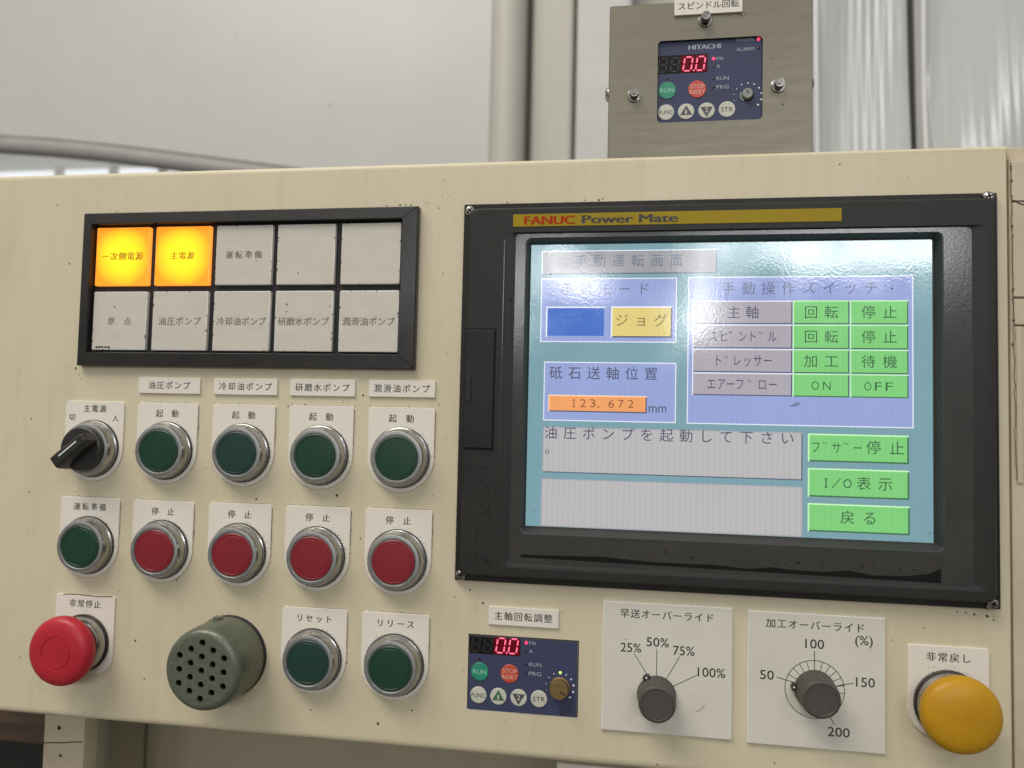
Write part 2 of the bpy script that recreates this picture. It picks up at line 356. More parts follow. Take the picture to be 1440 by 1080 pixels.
# ------------------------------------------------------------------ mesh builder
class MB:
    def __init__(s, ox=0, oy=0, oh=0):
        s.v = []; s.f = []; s.m = []; s.mats = []; s.o = (ox, oy, oh)
    def mi(s, k):
        if k not in s.mats: s.mats.append(k)
        return s.mats.index(k)
    def add(s, vs, fs, k):
        n = len(s.v); s.v += [tuple(v) for v in vs]; i = s.mi(k)
        for f in fs: s.f.append(tuple(n + a for a in f)); s.m.append(i)
    def poly(s, pts, h, k):
        s.add([(x, y, h) for x, y in pts], [tuple(range(len(pts)))], k)
    def rect(s, x0, y0, x1, y1, h, k):
        s.poly([(x0, y0), (x1, y0), (x1, y1), (x0, y1)], h, k)
    def loft(s, loops, k, cap0=False, cap1=False, kcap=None):
        n = len(loops[0]); vs = [p for l in loops for p in l]; fs = []
        for a in range(len(loops) - 1):
            for i in range(n):
                j = (i + 1) % n
                fs.append((a * n + i, a * n + j, (a + 1) * n + j, (a + 1) * n + i))
        s.add(vs, fs, k)
        if cap0: s.add(loops[0], [tuple(range(n))], k)
        if cap1: s.add(loops[-1], [tuple(range(n))], kcap or k)
    def prism(s, pts, h0, h1, k, bev=0.3, kface=None, inset=None):
        """outline extruded from h0 to h1 with a chamfer of bev at the front edge"""
        cx = sum(p[0] for p in pts) / len(pts); cy = sum(p[1] for p in pts) / len(pts)
        xs = [p[0] for p in pts]; ys = [p[1] for p in pts]
        w = max(xs) - min(xs); hh = max(ys) - min(ys)
        fx = 1 - 2 * bev / w; fy = 1 - 2 * bev / hh
        mx = (max(xs) + min(xs)) / 2; my = (max(ys) + min(ys)) / 2
        l0 = [(x, y, h0) for x, y in pts]
        l1 = [(x, y, h1 - bev) for x, y in pts]
        lm = [(mx + (x - mx) * (1 - 2 * bev * .3 / w), my + (y - my) * (1 - 2 * bev * .3 / hh), h1 - bev * .3) for x, y in pts]
        l2 = [(mx + (x - mx) * fx, my + (y - my) * fy, h1) for x, y in pts]
        s.loft([l0, l1, lm, l2], k, True, True, kface)
    def lathe(s, cx, cy, prof, k, n=56, caps=True, kcap=None, wob=None):
        loops = []
        for r, h in prof:
            loops.append([(cx + r * cos(2 * pi * i / n) * (wob(i, r, h) if wob else 1), cy + r * sin(2 * pi * i / n) * (wob(i, r, h) if wob else 1), h) for i in range(n)])
        s.loft(loops, k, caps, caps, kcap)
    def disc(s, cx, cy, r, h, k, n=32, ry=None):
        s.poly([(cx + r * cos(2 * pi * i / n), cy + (ry or r) * sin(2 * pi * i / n)) for i in range(n)], h, k)
    def ring(s, cx, cy, r0, r1, h, k, n=64, a0=0.0, a1=2 * pi):
        full = abs(a1 - a0 - 2 * pi) < 1e-6
        vs = []; fs = []
        m = n if full else n + 1
        for i in range(m):
            a = a0 + (a1 - a0) * i / n
            vs += [(cx + r0 * cos(a), cy + r0 * sin(a), h), (cx + r1 * cos(a), cy + r1 * sin(a), h)]
        for i in range(n):
            j = (i + 1) % m
            fs.append((2 * i, 2 * i + 1, 2 * j + 1, 2 * j))
        s.add(vs, fs, k)
    def line(s, pts, w, h, k):
        for (x0, y0), (x1, y1) in zip(pts, pts[1:]):
            d = math.hypot(x1 - x0, y1 - y0) or 1; nx, ny = -(y1 - y0) / d * w / 2, (x1 - x0) / d * w / 2
            s.poly([(x0 + nx, y0 + ny), (x1 + nx, y1 + ny), (x1 - nx, y1 - ny), (x0 - nx, y0 - ny)], h, k)
    def blot(s, cx, cy, r, h, k, n=9, sy=1.0):
        s.poly([(cx + r * cos(2 * pi * i / n) * random.uniform(.55, 1.2), cy + sy * r * sin(2 * pi * i / n) * random.uniform(.55, 1.2)) for i in range(n)], h, k)
    def ch(s, c, cx, cy, em, h, k, bold=0.0, sx=1.0, rot=0.0):
        """one full-width character centred on (cx, cy)"""
        vs, fs = glyph(c, 0.0); q = em / EM
        for dx, dh in (((-bold * em * 2.2, 0), (bold * em * 2.2, .012)) if bold > 0 else ((0, 0),)):
            s.add([(cx + dx + ((x - _cx) * cos(rot) + (y - _cy) * sin(rot)) * q * sx, cy - (-(x - _cx) * sin(rot) + (y - _cy) * cos(rot)) * q, h + dh) for x, y in vs], fs, k)
    def chars(s, t, x0, x1, cy, em, h, k, bold=0.0, sx=1.0, dy=0.0):
        """characters spaced evenly, first centred on x0 and last on x1; dy = drop of the row from first to last"""
        n = len(t)
        for i, c in enumerate(t):
            if c == ' ': continue
            f = i / max(1, n - 1)
            s.ch(c, x0 + (x1 - x0) * f, cy + dy * f, em, h, k, bold, sx)
    def heavy(s, t, x0, x1, cy, cap, h, k, w):
        """a heavier cut of the same letters: thin passes side by side, each a hair above the last"""
        for i in range(4):
            s.text(t, x0 + w * i / 3, x1 - w + w * i / 3, cy, cap, h + .012 * i, k, 0.0)
    def text(s, t, x0, x1, cy, cap, h, k, bold=0.0):
        """Latin words fitted between x0 and x1 with the given capital height, centred on cy"""
        vs, fs = glyph(t, bold)
        H, _ = glyph('H', bold)
        ch = max(v[1] for v in H) - min(v[1] for v in H)
        a = min(v[0] for v in vs); b = max(v[0] for v in vs)
        q = cap / ch; qx = (x1 - x0) / (b - a)
        s.add([(x0 + (x - a) * qx, cy + cap / 2 - y * q, h) for x, y in vs], fs, k)
    def build(s, name, parent=None, smooth=True, angle=32):
        me = bpy.data.meshes.new(name)
        ox, oy, oh = s.o
        me.from_pydata([((x - ox) / 1000, -(h - oh) / 1000, -(y - oy) / 1000) for x, y, h in s.v], [], s.f)
        for k in s.mats: me.materials.append(M[k])
        for p, i in zip(me.polygons, s.m): p.material_index = i
        bm = bmesh.new(); bm.from_mesh(me)
        bmesh.ops.recalc_face_normals(bm, faces=bm.faces)
        bm.to_mesh(me); bm.free()
        if smooth:
            me.shade_smooth(); me.set_sharp_from_angle(angle=radians(angle))
        o = bpy.data.objects.new(name, me)
        COL.objects.link(o)
        if parent is not None: o.parent = parent
        return o

def rrect(x0, y0, x1, y1, r, n=5, radii=None):
    rs = radii or (r, r, r, r)                       # top-left, top-right, bottom-right, bottom-left
    out = []
    for (cx, cy, a0, rr) in ((x0 + rs[0], y0 + rs[0], pi, rs[0]), (x1 - rs[1], y0 + rs[1], 1.5 * pi, rs[1]), (x1 - rs[2], y1 - rs[2], 0, rs[2]), (x0 + rs[3], y1 - rs[3], .5 * pi, rs[3])):
        for i in range(n + 1):
            a = a0 + i / n * pi / 2
            out.append((cx + rr * cos(a), cy + rr * sin(a)))
    return out

def lv(pts, h): return [(x, y, h) for x, y in pts]

def tag(o, label=None, cat=None, group=None, kind=None):
    if label: o['label'] = label
    if cat: o['category'] = cat
    if group: o['group'] = group
    if kind: o['kind'] = kind
    return o

def thing(name, x, y, h, label, cat, group=None):
    o = bpy.data.objects.new(name, None)
    o.empty_display_size = 0.01
    COL.objects.link(o)
    o.location = W(x, y, h)
    return tag(o, label, cat, group)

def clone(root, x, y, h, label, group=None):
    c = root.copy(); COL.objects.link(c); c.location = W(x, y, h); c['label'] = label
    if group: c['group'] = group
    for ch in list(root.children):
        d = ch.copy(); COL.objects.link(d); d.parent = c
        for g in list(ch.children):
            f = g.copy(); COL.objects.link(f); f.parent = d
    return c

def child(o, name):
    return [c for c in o.children if c.name.split('.')[0] == name]

# ------------------------------------------------------------------ the hall behind
ENV = {}
M['wall'] = mat('pale_wall', (0.60, 0.60, 0.58), 0.6, var=0.25, vscale=2.0, vcol=(0.52, 0.51, 0.48))
M['cover_white'] = mat('white_machine_enamel', (0.53, 0.53, 0.515), 0.40, var=0.5, vscale=3.0, vcol=(0.46, 0.45, 0.425), specks=0.22, speck_scale=26, speck_col=(0.3, 0.28, 0.25))
M['cover_trim'] = mat('grey_machine_trim', (0.36, 0.345, 0.335), 0.5, var=0.4, vscale=8)
M['duct'] = mat('cream_duct', (0.50, 0.487, 0.44), 0.5, var=0.45, vscale=6, vcol=(0.40, 0.385, 0.335), stretch=(1, 1, 0.3))
M['white_post'] = mat('white_post', (0.60, 0.60, 0.58), 0.5, var=0.3, vscale=6)
M['film'] = mat('ribbed_film', (0.54, 0.555, 0.545), 0.16, spec=.8, var=0.4, vscale=7, vcol=(0.42, 0.43, 0.425), stretch=(3, 1, 0.4), bump=0.25, bscale=9)
M['film_edge'] = mat('film_edge', (0.72, 0.73, 0.72), 0.3)
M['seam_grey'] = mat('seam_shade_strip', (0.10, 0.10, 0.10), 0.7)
M['gap'] = mat('dark_gap', (0.03, 0.028, 0.025), 0.8)
M['brown'] = mat('dark_brown_casting', (0.125, 0.080, 0.052), 0.6, var=0.7, vscale=14, vcol=(0.06, 0.04, 0.026), stretch=(1, 1, 4))
M['crack_soft'] = mat('dull_scratch', (0.16, 0.14, 0.10), 0.6)
M['olive_light'] = mat('bracket_paint', (0.36, 0.33, 0.25), 0.5, var=0.4, vscale=20)
M['olive'] = mat('shaded_cream_paint_below', (0.42, 0.38, 0.27), 0.5, var=0.6, vscale=9, vcol=(0.32, 0.285, 0.20))  # cream paint darkened: the overhang's shade is partly put into the colour
M['pane'] = mat('bright_window_pane', (0.75, 0.78, 0.80), 0.4, emit=(0.80, 0.86, 0.92), estr=0.62)

b = MB()
b.rect(-4200, -2600, 4200, 2200, -2600, 'wall')
tag(b.build('wall'), kind='structure')

# white rounded machine cover, upper left
def vslab(mb, x0, y0, x1, y1, h0, h1, k, r=30):
    mb.loft([lv(rrect(x0, y0, x1, y1, r), h0), lv(rrect(x0, y0, x1, y1, r), h1 - 12), lv(rrect(x0 + 4, y0 + 4, x1 - 4, y1 - 4, r), h1 - 3.5), lv(rrect(x0 + 12, y0 + 12, x1 - 12, y1 - 12, r), h1)], k, True, True)
t = thing('machine_cover', -850, -640, -1230, 'large white machine cover with a dark rounded lower edge behind the panel', 'machine cover')
b = MB(-850, -640, -1230)
low = [(-1700, -672), (-1439, -634), (-1300, -621), (-1157, -604), (-1000, -581), (-836, -556), (-700, -535), (-254, -470)]
out = [(-1700, -1500), (-254, -1500)] + low[::-1]
b.loft([lv(out, -1260), lv(out, -1206), lv([(x, y - 4) for x, y in out], -1200)], 'cover_white', True, True)
b.build('shell', t)
b = MB(-850, -640, -1230)
up_ = [(x, y + 2) for x, y in low]; dn = [(x, y + 24) for x, y in low]; mid = [(x, y + 13) for x, y in low]
prof = []
for (x, y) in low:
    prof.append([(x, y + 20 - 20 * cos(a), -1204 + 18 * sin(a)) for a in [pi * j / 8 for j in range(9)]])
vs = [p for l in prof for p in l]; fs = []
for i in range(len(prof) - 1):
    for j in range(8):
        fs.append((i * 9 + j, i * 9 + j + 1, (i + 1) * 9 + j + 1, (i + 1) * 9 + j))
b.add(vs, fs, 'cover_trim')
b.build('edge_trim', t)

# window band low at the far left
t = thing('hall_window', -1900, -760, -2500, 'bright window strip low at the left under the machine cover', 'window')
b = MB(-1900, -760, -2500); b.rect(-2900, -1000, -1300, -700, -2500, 'pane'); b.build('pane', t)
b = MB(-1900, -760, -2500)
for x in (-2330, -2080, -1860, -1700, -1560):
    b.prism(rrect(x - 14, -1010, x + 14, -690, 3), -2500, -2470, 'white_post', 4)
b.prism(rrect(-2900, -712, -1280, -660, 3), -2500, -2460, 'duct', 4)
b.build('frame', t)

# ducts and posts between the cover and the steel box
t = thing('duct_pipe', -222, -800, -1210, 'pale cream vertical pipe next to the white machine cover', 'pipe')
b = MB(-222, -800, -1210)
n = 24
b.loft([[(-218 + 38 * cos(2 * pi * i / n), y, -1214 + 38 * sin(2 * pi * i / n)) for i in range(n)] for y in (-1500, -300)], 'duct', True, True)
b.build('tube', t)
t = tag((lambda q: q.build('wall_channel'))((lambda q: (q.prism(rrect(-172, -1500, -80, -300, 6), -1290, -1236, 'duct', 8), q)[1])(MB(-120, -800, -1240))), 'flat beige vertical channel between the pipe and the white post', 'channel')
t.location = W(-120, -800, -1240)
b = MB(-40, -800, -1200); b.prism(rrect(-70, -1500, 45, -300, 6), -1250, -1190, 'white_post', 8)
o = b.build('white_post'); o.location = W(-40, -800, -1200); tag(o, 'flat white vertical post directly left of the steel box', 'post')
b = MB(-200, -800, -1300); b.prism(rrect(-330, -1500, 420, -200, 6), -1340, -1300, 'duct', 8)
o = b.build('back_board'); o.location = W(-200, -800, -1300); tag(o, 'pale backing board behind the pipe and posts', 'board')

# ribbed plastic film sheets right of the steel box
def film(name, x0, x1, z, label, lean, curl):
    t = thing(name, (x0 + x1) / 2, -520, z, label, 'plastic sheet', 'ribbed plastic sheets right of the steel box')
    b = MB((x0 + x1) / 2, -520, z)
    nx = int((x1 - x0) / 2.0); ny = 14; vs = []; fs = []
    for j in range(ny + 1):
        f = j / ny; y = -900 + 620 * f
        for i in range(nx + 1):
            g = i / nx; x = x0 + (x1 - x0) * g
            h = z + .22 * sin(x / 2.1) * (1 + .6 * sin(x / 31)) + 0.5 * sin(x / 9.0 + 1) + 9 * sin(x / 60.0 + y / 240.0) + 6 * sin(y / 130.0 + x / 170.0)
            if g < .05: h += curl * (1 - g / .05) * (.5 + .5 * sin(y / 60))
            vs.append((x + lean * f, y, h))
    for j in range(ny):
        for i in range(nx):
            a = j * (nx + 1) + i
            fs.append((a, a + 1, a + nx + 2, a + nx + 1))
    b.add(vs, fs, 'film'); b.build('sheet', t)
    b = MB((x0 + x1) / 2, -520, z)
    ed = []
    for j in range(15):
        f = j / 14; y = -900 + 620 * f
        ed.append([(x0 + lean * f + 3.4 * cos(2 * pi * a / 8) - 1, y, z + 3 + curl * .8 * (.5 + .5 * sin(y / 60)) + 3.4 * sin(2 * pi * a / 8)) for a in range(8)])
    b.loft(ed, 'film_edge', True, True); b.build('rolled_edge', t)
film('plastic_sheet', 330, 466, -820, 'grey ribbed plastic sheet between the steel box and the dark seam', 8, 0)
film('plastic_sheet', 472, 780, -790, 'wide grey ribbed plastic sheet right of the dark seam', 12, 10)
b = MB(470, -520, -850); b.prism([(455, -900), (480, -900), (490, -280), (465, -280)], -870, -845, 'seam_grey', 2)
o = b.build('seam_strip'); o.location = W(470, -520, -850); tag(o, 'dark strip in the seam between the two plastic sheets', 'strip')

# ------------------------------------------------------------------ below the console
t = thing('console_post', -299, 260, -60, 'cream steel post with a dark bolt hole under the console left end', 'post')
b = MB(-299, 260, -60); b.prism(rrect(-313.5, 195, -284, 420, .6), -53, -40, 'paint_old', .8)
b.blot(-302.5, 228.5, 1.7, -39.85, 'hole'); b.blot(-300.5, 246, 1.3, -39.85, 'hole')
b.line([(-313, 239), (-306, 238.2), (-300, 237.8), (-292, 236.7), (-285, 236)], .7, -39.85, 'crack')
b.build('tube', t)
b = MB(-299, 260, -60); b.prism(rrect(-330, 205, -306, 420, .8), -140, -100, 'olive_light', 1.0); b.blot(-314.6, 243.5, 3.0, -99.8, 'brown'); b.build('bracket', t)
b = MB(0, 330, -200); b.prism(rrect(-372, 150, 420, 520, 3), -240, -150, 'olive', 2)
o = b.build('machine_housing'); o.location = W(0, 330, -200); tag(o, 'dull olive grey machine housing in shade below the console', 'machine')
b = MB(-420, 300, -190); b.prism(rrect(-640, 120, -375, 300, 3), -330, -170, 'brown', 3); b.prism(rrect(-640, 120, -375, 283, 3), -172, -162, 'brown', 3)
o = b.build('machine_casting'); o.location = W(-420, 300, -190); tag(o, 'dark brown machine casting left of the cream post', 'casting')
b = MB(-420, 320, -190); b.prism(rrect(-640, 300.5, -375, 520, 2), -330, -200, 'gap', 2)  # solid slab painted black in place of the shade inside a recess
o = b.build('machine_recess'); o.location = W(-420, 320, -190); tag(o, 'black slab standing in for the shaded recess under the dark brown casting', 'plate')
b = MB(60, 240, -40); b.prism(rrect(25.5, 222.4, 110, 300, .6), -44, -40, 'plate', .5)
o = b.build('door_plate'); o.location = W(60, 240, -40); tag(o, 'small pale plate corner peeping under the console bottom edge', 'plate')

# ------------------------------------------------------------------ the console
PX0, PX1, PY0, PY1 = -470.0, 258.0, -128.1, 205.3
t = thing('control_console', -60, 205, 0, 'cream painted control console panel with specks of dirt and worn top edge', 'control panel')
b = MB(-60, 205, 0)
def prect(i): return [(PX0 + i, PY0 + i), (PX1 - i, PY0 + i), (PX1 - i, PY1 - i), (PX0 + i, PY1 - i)]
def prect2(i, ib): return [(PX0 + i, PY0 + i), (PX1 - i * .5, PY0 + i), (PX1 - i * .5, PY1 - ib), (PX0 + i, PY1 - ib)]
R_ = 3.4
loops = [lv(prect2(0, 0), -140)]
for j in range(7):
    a = j / 6 * pi / 2
    loops.append(lv(prect2(R_ * (1 - cos(a)), R_ * 1.3 * (1 - cos(a))), -R_ + R_ * sin(a)))
b.loft(loops, 'paint', True, True)
# wear line along the rolled top edge
# dirt and chips where the photograph shows them
chips = [(-291, -108, .55), (-298, -114.5, .3), (-294.5, -118, .25), (-45, -101, .5), (-44, -86, .4), (-41.5, -63, .45), (-38, -17, .35), (-61, -16, .3), (-37.5, 32, .3), (-272.5, -5.8, .8), (-268, 0.5, .4), (-270, -1.5, .35), (-87, 8, .7),
         (-101, 66, .9), (-150.5, 69.8, .8), (-86, 90, .6), (-199, 119.5, .7), (-147, 126, .45), (-268.5, 184, .5), (-262, 186.5, .35), (-224, 156.5, .8), (-238.8, 182.5, .35), (-300.5, 171.5, .5), (-21, 115.6, .6), (-52.5, 184, .6),
         (-72, 193, .9), (-13.5, 122.5, .7), (30.8, 125, .4), (-29.5, 120, .4), (0.5, 186, .3), (262 - 16, 114.2, .9), (240, 113.6, .7), (236, 113, .5), (232, 112.8, .4), (201, 129, .4), (216, 122, .5), (249, 116, .5), (143, 196, .5),
         (83, 202, .5), (47, -103.6, .8), (49, -104.2, .5), (39, -103.8, .45), (-5, -103.4, .5), (-250, -103, .5), (-68, -103.2, .5), (-65, -103.4, .6), (-52.5, -104, .4), (-42, -117, .4), (-39, -108, .35), (55, 50, .0), (175, -120, .5),
         (-300, 71, .6), (-299, 95, .4), (-310, 120, .35), (-319, 60, .3), (-287, 166, .45), (-236, 128, .35), (-57, 105, .35), (-44, 64, .35), (-41.3, 12.6, .5), (-98.8, 12.2, .4), (-183, 53, .4), (-231, 44, .35), (-283, 190, .4), (-286, 108, .3)]
for x, y, r in chips:
    if r > 0: b.blot(x, y, r, 0.02, 'grime')
for k in range(60):                                       # fine scratches in the paint
    x = random.uniform(-330, 250); y = random.uniform(-122, 198); a = random.gauss(.2, 1.0); L = random.uniform(2, 11)
    b.line([(x, y), (x + L * .5 * cos(a), y + L * .5 * sin(a) + random.uniform(-.2, .2)), (x + L * cos(a), y + L * sin(a))], random.uniform(.05, .11), 0.015, random.choice(('scratch', 'scratch', 'grime_soft')))
random.seed(3)
for k in range(150):
    x = random.uniform(-340, 255); y = random.uniform(-120, 200)
    b.blot(x, y, random.choice((.12, .15, .18, .22, .3)), 0.02, 'grime', n=6)
for (cx, cy, sp, n) in ((-285, 186, 9, 14), (-255, -6, 14, 12), (246, 113.5, 8, 12), (-42, -110, 7, 9), (-262, 68, 16, 16), (-300, -118, 6, 8), (-18, 126, 8, 8), (-150, 127, 24, 14)):
    for k in range(n):
        b.blot(cx + random.gauss(0, sp * .5), cy + random.gauss(0, sp * .3), random.uniform(.1, .28), 0.02, 'grime', n=6)
b.build('front_panel', t)

# neighbouring cabinet sheet at the right with cracked filler
t = thing('machine_cabinet', 300, 205, -2, 'cream cabinet edge with cracked filler right of the console', 'cabinet')
b = MB(300, 205, -2)
b.prism(rrect(258.9, -121.5, 420, 205, .3), -150, -1.6, 'paint_old', .6)
b.build('side_sheet', t)
b = MB(300, 205, -2)
b.prism(rrect(259.2, -128.3, 420, -122, .3), -150, -5, 'paint_old', .6)
b.build('top_rail', t)
for (x0, y0, x1, y1) in ((259.9, -119.5, 330, -98.6), (260.1, -97.8, 330, -48.6), (260.4, -46.6, 330, -34.2), (261.2, -33.2, 263.9, 46.9)):
    b = MB(300, 205, -2); b.prism(rrect(x0, y0, x1, y1, .2), -1.6, -0.7, 'paint_old', .35)
    if x1 > 300:
        b.line([(x0 - .1, y1 + .3), (x0 + 3, y1 + .6), (x0 + 8, y1 + .3), (x0 + 20, y1 + .8)], .5, -1.5, 'crack')
    o = b.build('filler_patch', t)
b = MB(300, 205, -2)
y = -119.0; px = 259.2
pts = []
while y < 47:
    pts.append((px + random.uniform(-.35, .45), y)); y += random.uniform(1.5, 5); px += 0.028
b.line(pts, .35, -0.55, 'crack')
for q in range(12):
    b.blot(259.5 + random.uniform(-.3, .5), random.uniform(-118, -20), random.uniform(.25, .6), -0.5, 'crack', sy=1.6)
b.line([(259.8, -99), (261.8, -98.2), (263.4, -97), (265.6, -96.4)], .6, -0.5, 'crack')
b.build('crack', t)

# ------------------------------------------------------------------ indicator lamp box
t = thing('indicator_panel', -162, -7, 0, 'black framed box of ten square indicator windows, two of them lit amber', 'indicator panel')
FX0, FX1, FY0, FY1 = -268.6, -55.9, -101.2, -7.4
OX, OY, OHH = -162, -7, 0
b = MB(OX, OY, OHH)
ix0, ix1, iy0, iy1 = -262.0, -64.9, -94.0, -15.4
def r4(x0, y0, x1, y1): return [(x0, y0), (x1, y0), (x1, y1), (x0, y1)]
b.loft([lv(r4(FX0, FY0, FX1, FY1), 0), lv(r4(FX0, FY0, FX1, FY1), 4.2), lv(r4(FX0 + .5, FY0 + .5, FX1 - .5, FY1 - .5), 4.8),
        lv(r4(ix0 - .3, iy0 - .3, ix1 + .3, iy1 + .3), 6.0), lv(r4(ix0, iy0, ix1, iy1), 5.6), lv(r4(ix0, iy0, ix1, iy1), .5)], 'black_frame')
b.rect(ix0 - 1, iy0 - 1, ix1 + 1, iy1 + 1, .5, 'rubber')
for (a, c) in (((FX1 - .6, FY0 + .6), (ix1 + .4, iy0 - .4)), ((FX1 - .6, FY1 - .6), (ix1 + .4, iy1 + .4))):       # mitre lines
    x0, y0 = a; x1, y1 = c
    vs = [(x0 - .16, y0 - .16, 4.86), (x0 + .16, y0 + .16, 4.86), (x1 + .16, y1 + .16, 6.05), (x1 - .16, y1 - .16, 6.05)]
    if y0 > -50: vs = [(x0 - .16, y0 + .16, 4.86), (x0 + .16, y0 - .16, 4.86), (x1 + .16, y1 - .16, 6.05), (x1 - .16, y1 + .16, 6.05)]
    b.add(vs, [(0, 1, 2, 3)], 'hole')
for x, y, r in ((-75, -101.9, .5), (-67, -102.2, .6), (-60.5, -102, .5), (-145, -101.6, .4)): b.blot(x, y, r, 4.0, 'grime')
b.build('frame', t)
cx_ = [-242.3, -202.55, -162.9, -123.9, -84.2]
words = [['一次側電源', '主電源', '運転準備', '', ''], ['原.点', '油圧ポンプ', '冷却油ポンプ', '研磨水ポンプ', '潤滑油ポンプ']]
lab = [['lit amber window, first in the top row', 'lit amber window, second in the top row', None, None, None], [None] * 5]
dx0 = 0
for r in range(2):
    for c in range(5):
        cx, cy = cx_[c], (-74.4, -34.9)[r]
        b = MB(cx, cy, 0); lit = r == 0 and c < 2
        b.prism(rrect(cx - 17.9, cy - 17.9, cx + 17.9, cy + 17.9, .6, 2), .5, 3.0, 'lit_edge' if lit else 'cell_edge', .45, 'lit_a' if lit else 'cell')
        w = words[r][c]
        if w:
            k = 'lit_ink' if lit else 'ink_faded'
            em = 4.9 if len(w) < 5 else 5.3
            half = {3: 5.4, 4: 9.2, 5: 11.2, 6: 13.2}[len(w)]
            b.chars(w, cx - half, cx + half, cy + (0.0 if r == 0 else .3), em, 3.06, k, 0.012 if r == 0 else 0.006)
        if not lit:
            for q in range(9):
                e_ = random.choice((0, 1, 2, 3)); f = random.uniform(-17, 17)
                x, y = ((-17.6, f), (17.6, f), (f, -17.5), (f, 17.6))[e_]
                b.blot(cx + x, cy + y, random.uniform(.2, .6), 3.05, 'grime', sy=1.3 if e_ < 2 else .6)
        if r == 1 and c == 0:
            for q in range(5): b.blot(cx - 14.5 + q * 2.0 + random.uniform(-.3, .3), cy + 16.2, .85, 3.06, 'grime')
            b.line([(cx - 15.5, cy + 16.6), (cx - 11, cy + 15.9), (cx - 5.5, cy + 16.8)], .5, 3.05, 'grime')
        o = b.build('lamp_window', t)
        o.location = W(cx - OX, cy - OY, 0)
        if lab[r][c]: o['label'] = lab[r][c]

# ------------------------------------------------------------------ push buttons
COLX = [-257.3, -208.95, -159.85, -111.6, -63.3]
ROWY = [14.3, 72.5, 130.6]                      # top edges of the legend plates
PW, PH = 19.65, 48.4
def legend(b, ox, kind='round'):
    if kind == 'round':
        pts = [(ox - PW + 2, 0)]
        pts = []
        for (cx, cy, a0) in ((-PW + 2.2, 2.2, pi), (PW - 2.2, 2.2, 1.5 * pi)):
            for i in range(5):
                a = a0 + i / 4 * pi / 2; pts.append((ox + cx + 2.2 * cos(a), cy + 2.2 * sin(a)))
        for i in range(25):
            a = pi * i / 24; pts.append((ox + PW * cos(a), PH - PW + PW * sin(a)))
    else:
        pts = rrect(ox - PW, 0, ox + PW, 46.5, 2, 5, (1.2, 1.2, 12, 12))
    b.prism(pts, 0, 1.1, 'plate', .28)
    return b
BY = PH - PW                                       # button axis below the plate top
def knurl(i, r, h): return 1.0
def edge_grime(b, n=26):
    """dried oil and dust caught along the plate's outline, on the panel"""
    for q in range(n):
        e_ = random.random()
        if e_ < .35: x, y = random.uniform(-PW, PW), -random.uniform(.1, .5)
        elif e_ < .75: x, y = PW + random.uniform(.1, .6), random.uniform(0, 30)
        elif e_ < .85: x, y = -PW - random.uniform(.1, .4), random.uniform(0, 30)
        else:
            a = random.uniform(.1, pi - .1); x, y = (PW + .4) * cos(a), PH - PW + (PW + .4) * sin(a)
        b.blot(x, y, random.uniform(.12, .42), .045, 'grime_soft', n=7)
    b.line([(PW + .12, 2), (PW + .2, 12), (PW + .12, 22)], .22, .04, 'grime_soft')
    b.line([(-PW + 3, -.12), (-3, -.16), (8, -.1), (PW - 2, -.15)], .22, .04, 'grime_soft')
def button_body():
    b = MB(0, 0, 0)
    n = 120
    b.lathe(0, BY, [(17.4, 1.0), (17.4, 2.0)], 'dark_metal', 64)
    b.lathe(0, BY, [(16.6, 1.9), (17.0, 2.1), (17.0, 3.2), (16.6, 3.4)], 'chrome', n, wob=lambda i, r, h: 1.0 + (0.007 if i % 2 else -0.007))
    b.lathe(0, BY, [(16.4, 3.35), (16.35, 4.2), (16.1, 5.4), (15.5, 7.6), (15.1, 8.3)], 'chrome', 72)
    return b
def button_rim():
    b = MB(0, 0, 0)
    b.lathe(0, BY, [(15.12, 8.25), (14.9, 8.75), (14.6, 8.9), (13.1, 8.9), (12.9, 8.7), (12.9, 4.0)], 'satin', 72, caps=False)
    b.ring(0, BY, 12.2, 13.2, 5.5, 'hole')
    return b
def button_cap(k):
    b = MB(0, 0, 0)
    b.lathe(0, BY, [(12.45, 4.0), (12.45, 8.0), (12.3, 8.6), (11.9, 8.9), (11.2, 8.95), (11.0, 8.75), (10.7, 8.75), (10.5, 8.95), (6, 9.1), (2, 9.15)], k, 64)
    return b
G1 = 'start buttons in the upper row'; G2 = 'stop buttons in the middle row'; G3 = 'green buttons in the lower row'
def push_button(x, y, word, k, label, group, spread, rim=None):
    t = thing('push_button', x, y, 0, label, 'push button', group)
    b = MB(0, 0, 0); legend(b, 0)
    if len(word) == 2: b.chars(word, -spread, spread, 6.6, 4.9, 1.16, 'ink', .006)
    else: b.chars(word, -spread, spread, 6.0, 4.7, 1.16, 'ink', .006)
    for q in range(46):  # dirt specks, denser at the right, also standing in for shade round the collar
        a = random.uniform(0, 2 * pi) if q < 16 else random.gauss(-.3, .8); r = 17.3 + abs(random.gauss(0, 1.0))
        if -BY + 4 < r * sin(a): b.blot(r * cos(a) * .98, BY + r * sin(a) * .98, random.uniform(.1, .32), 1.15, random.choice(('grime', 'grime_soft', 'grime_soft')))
    edge_grime(b)
    b.build('legend_plate', t)
    return t
proto = {}
def dress(t, k):
    """collar, rim and cap: built once per colour, copied after that"""
    if 'body' not in proto:
        proto['body'] = button_body().build('collar', t); proto['rim'] = button_rim().build('rim', t)
    else:
        for q in ('body', 'rim'):
            c = proto[q].copy(); COL.objects.link(c); c.parent = t
            c.rotation_euler = (0, 0, 0)
    if k not in proto: proto[k] = button_cap(k).build('cap', t)
    else:
        c = proto[k].copy(); COL.objects.link(c); c.parent = t
ords = ['first', 'second', 'third', 'fourth']
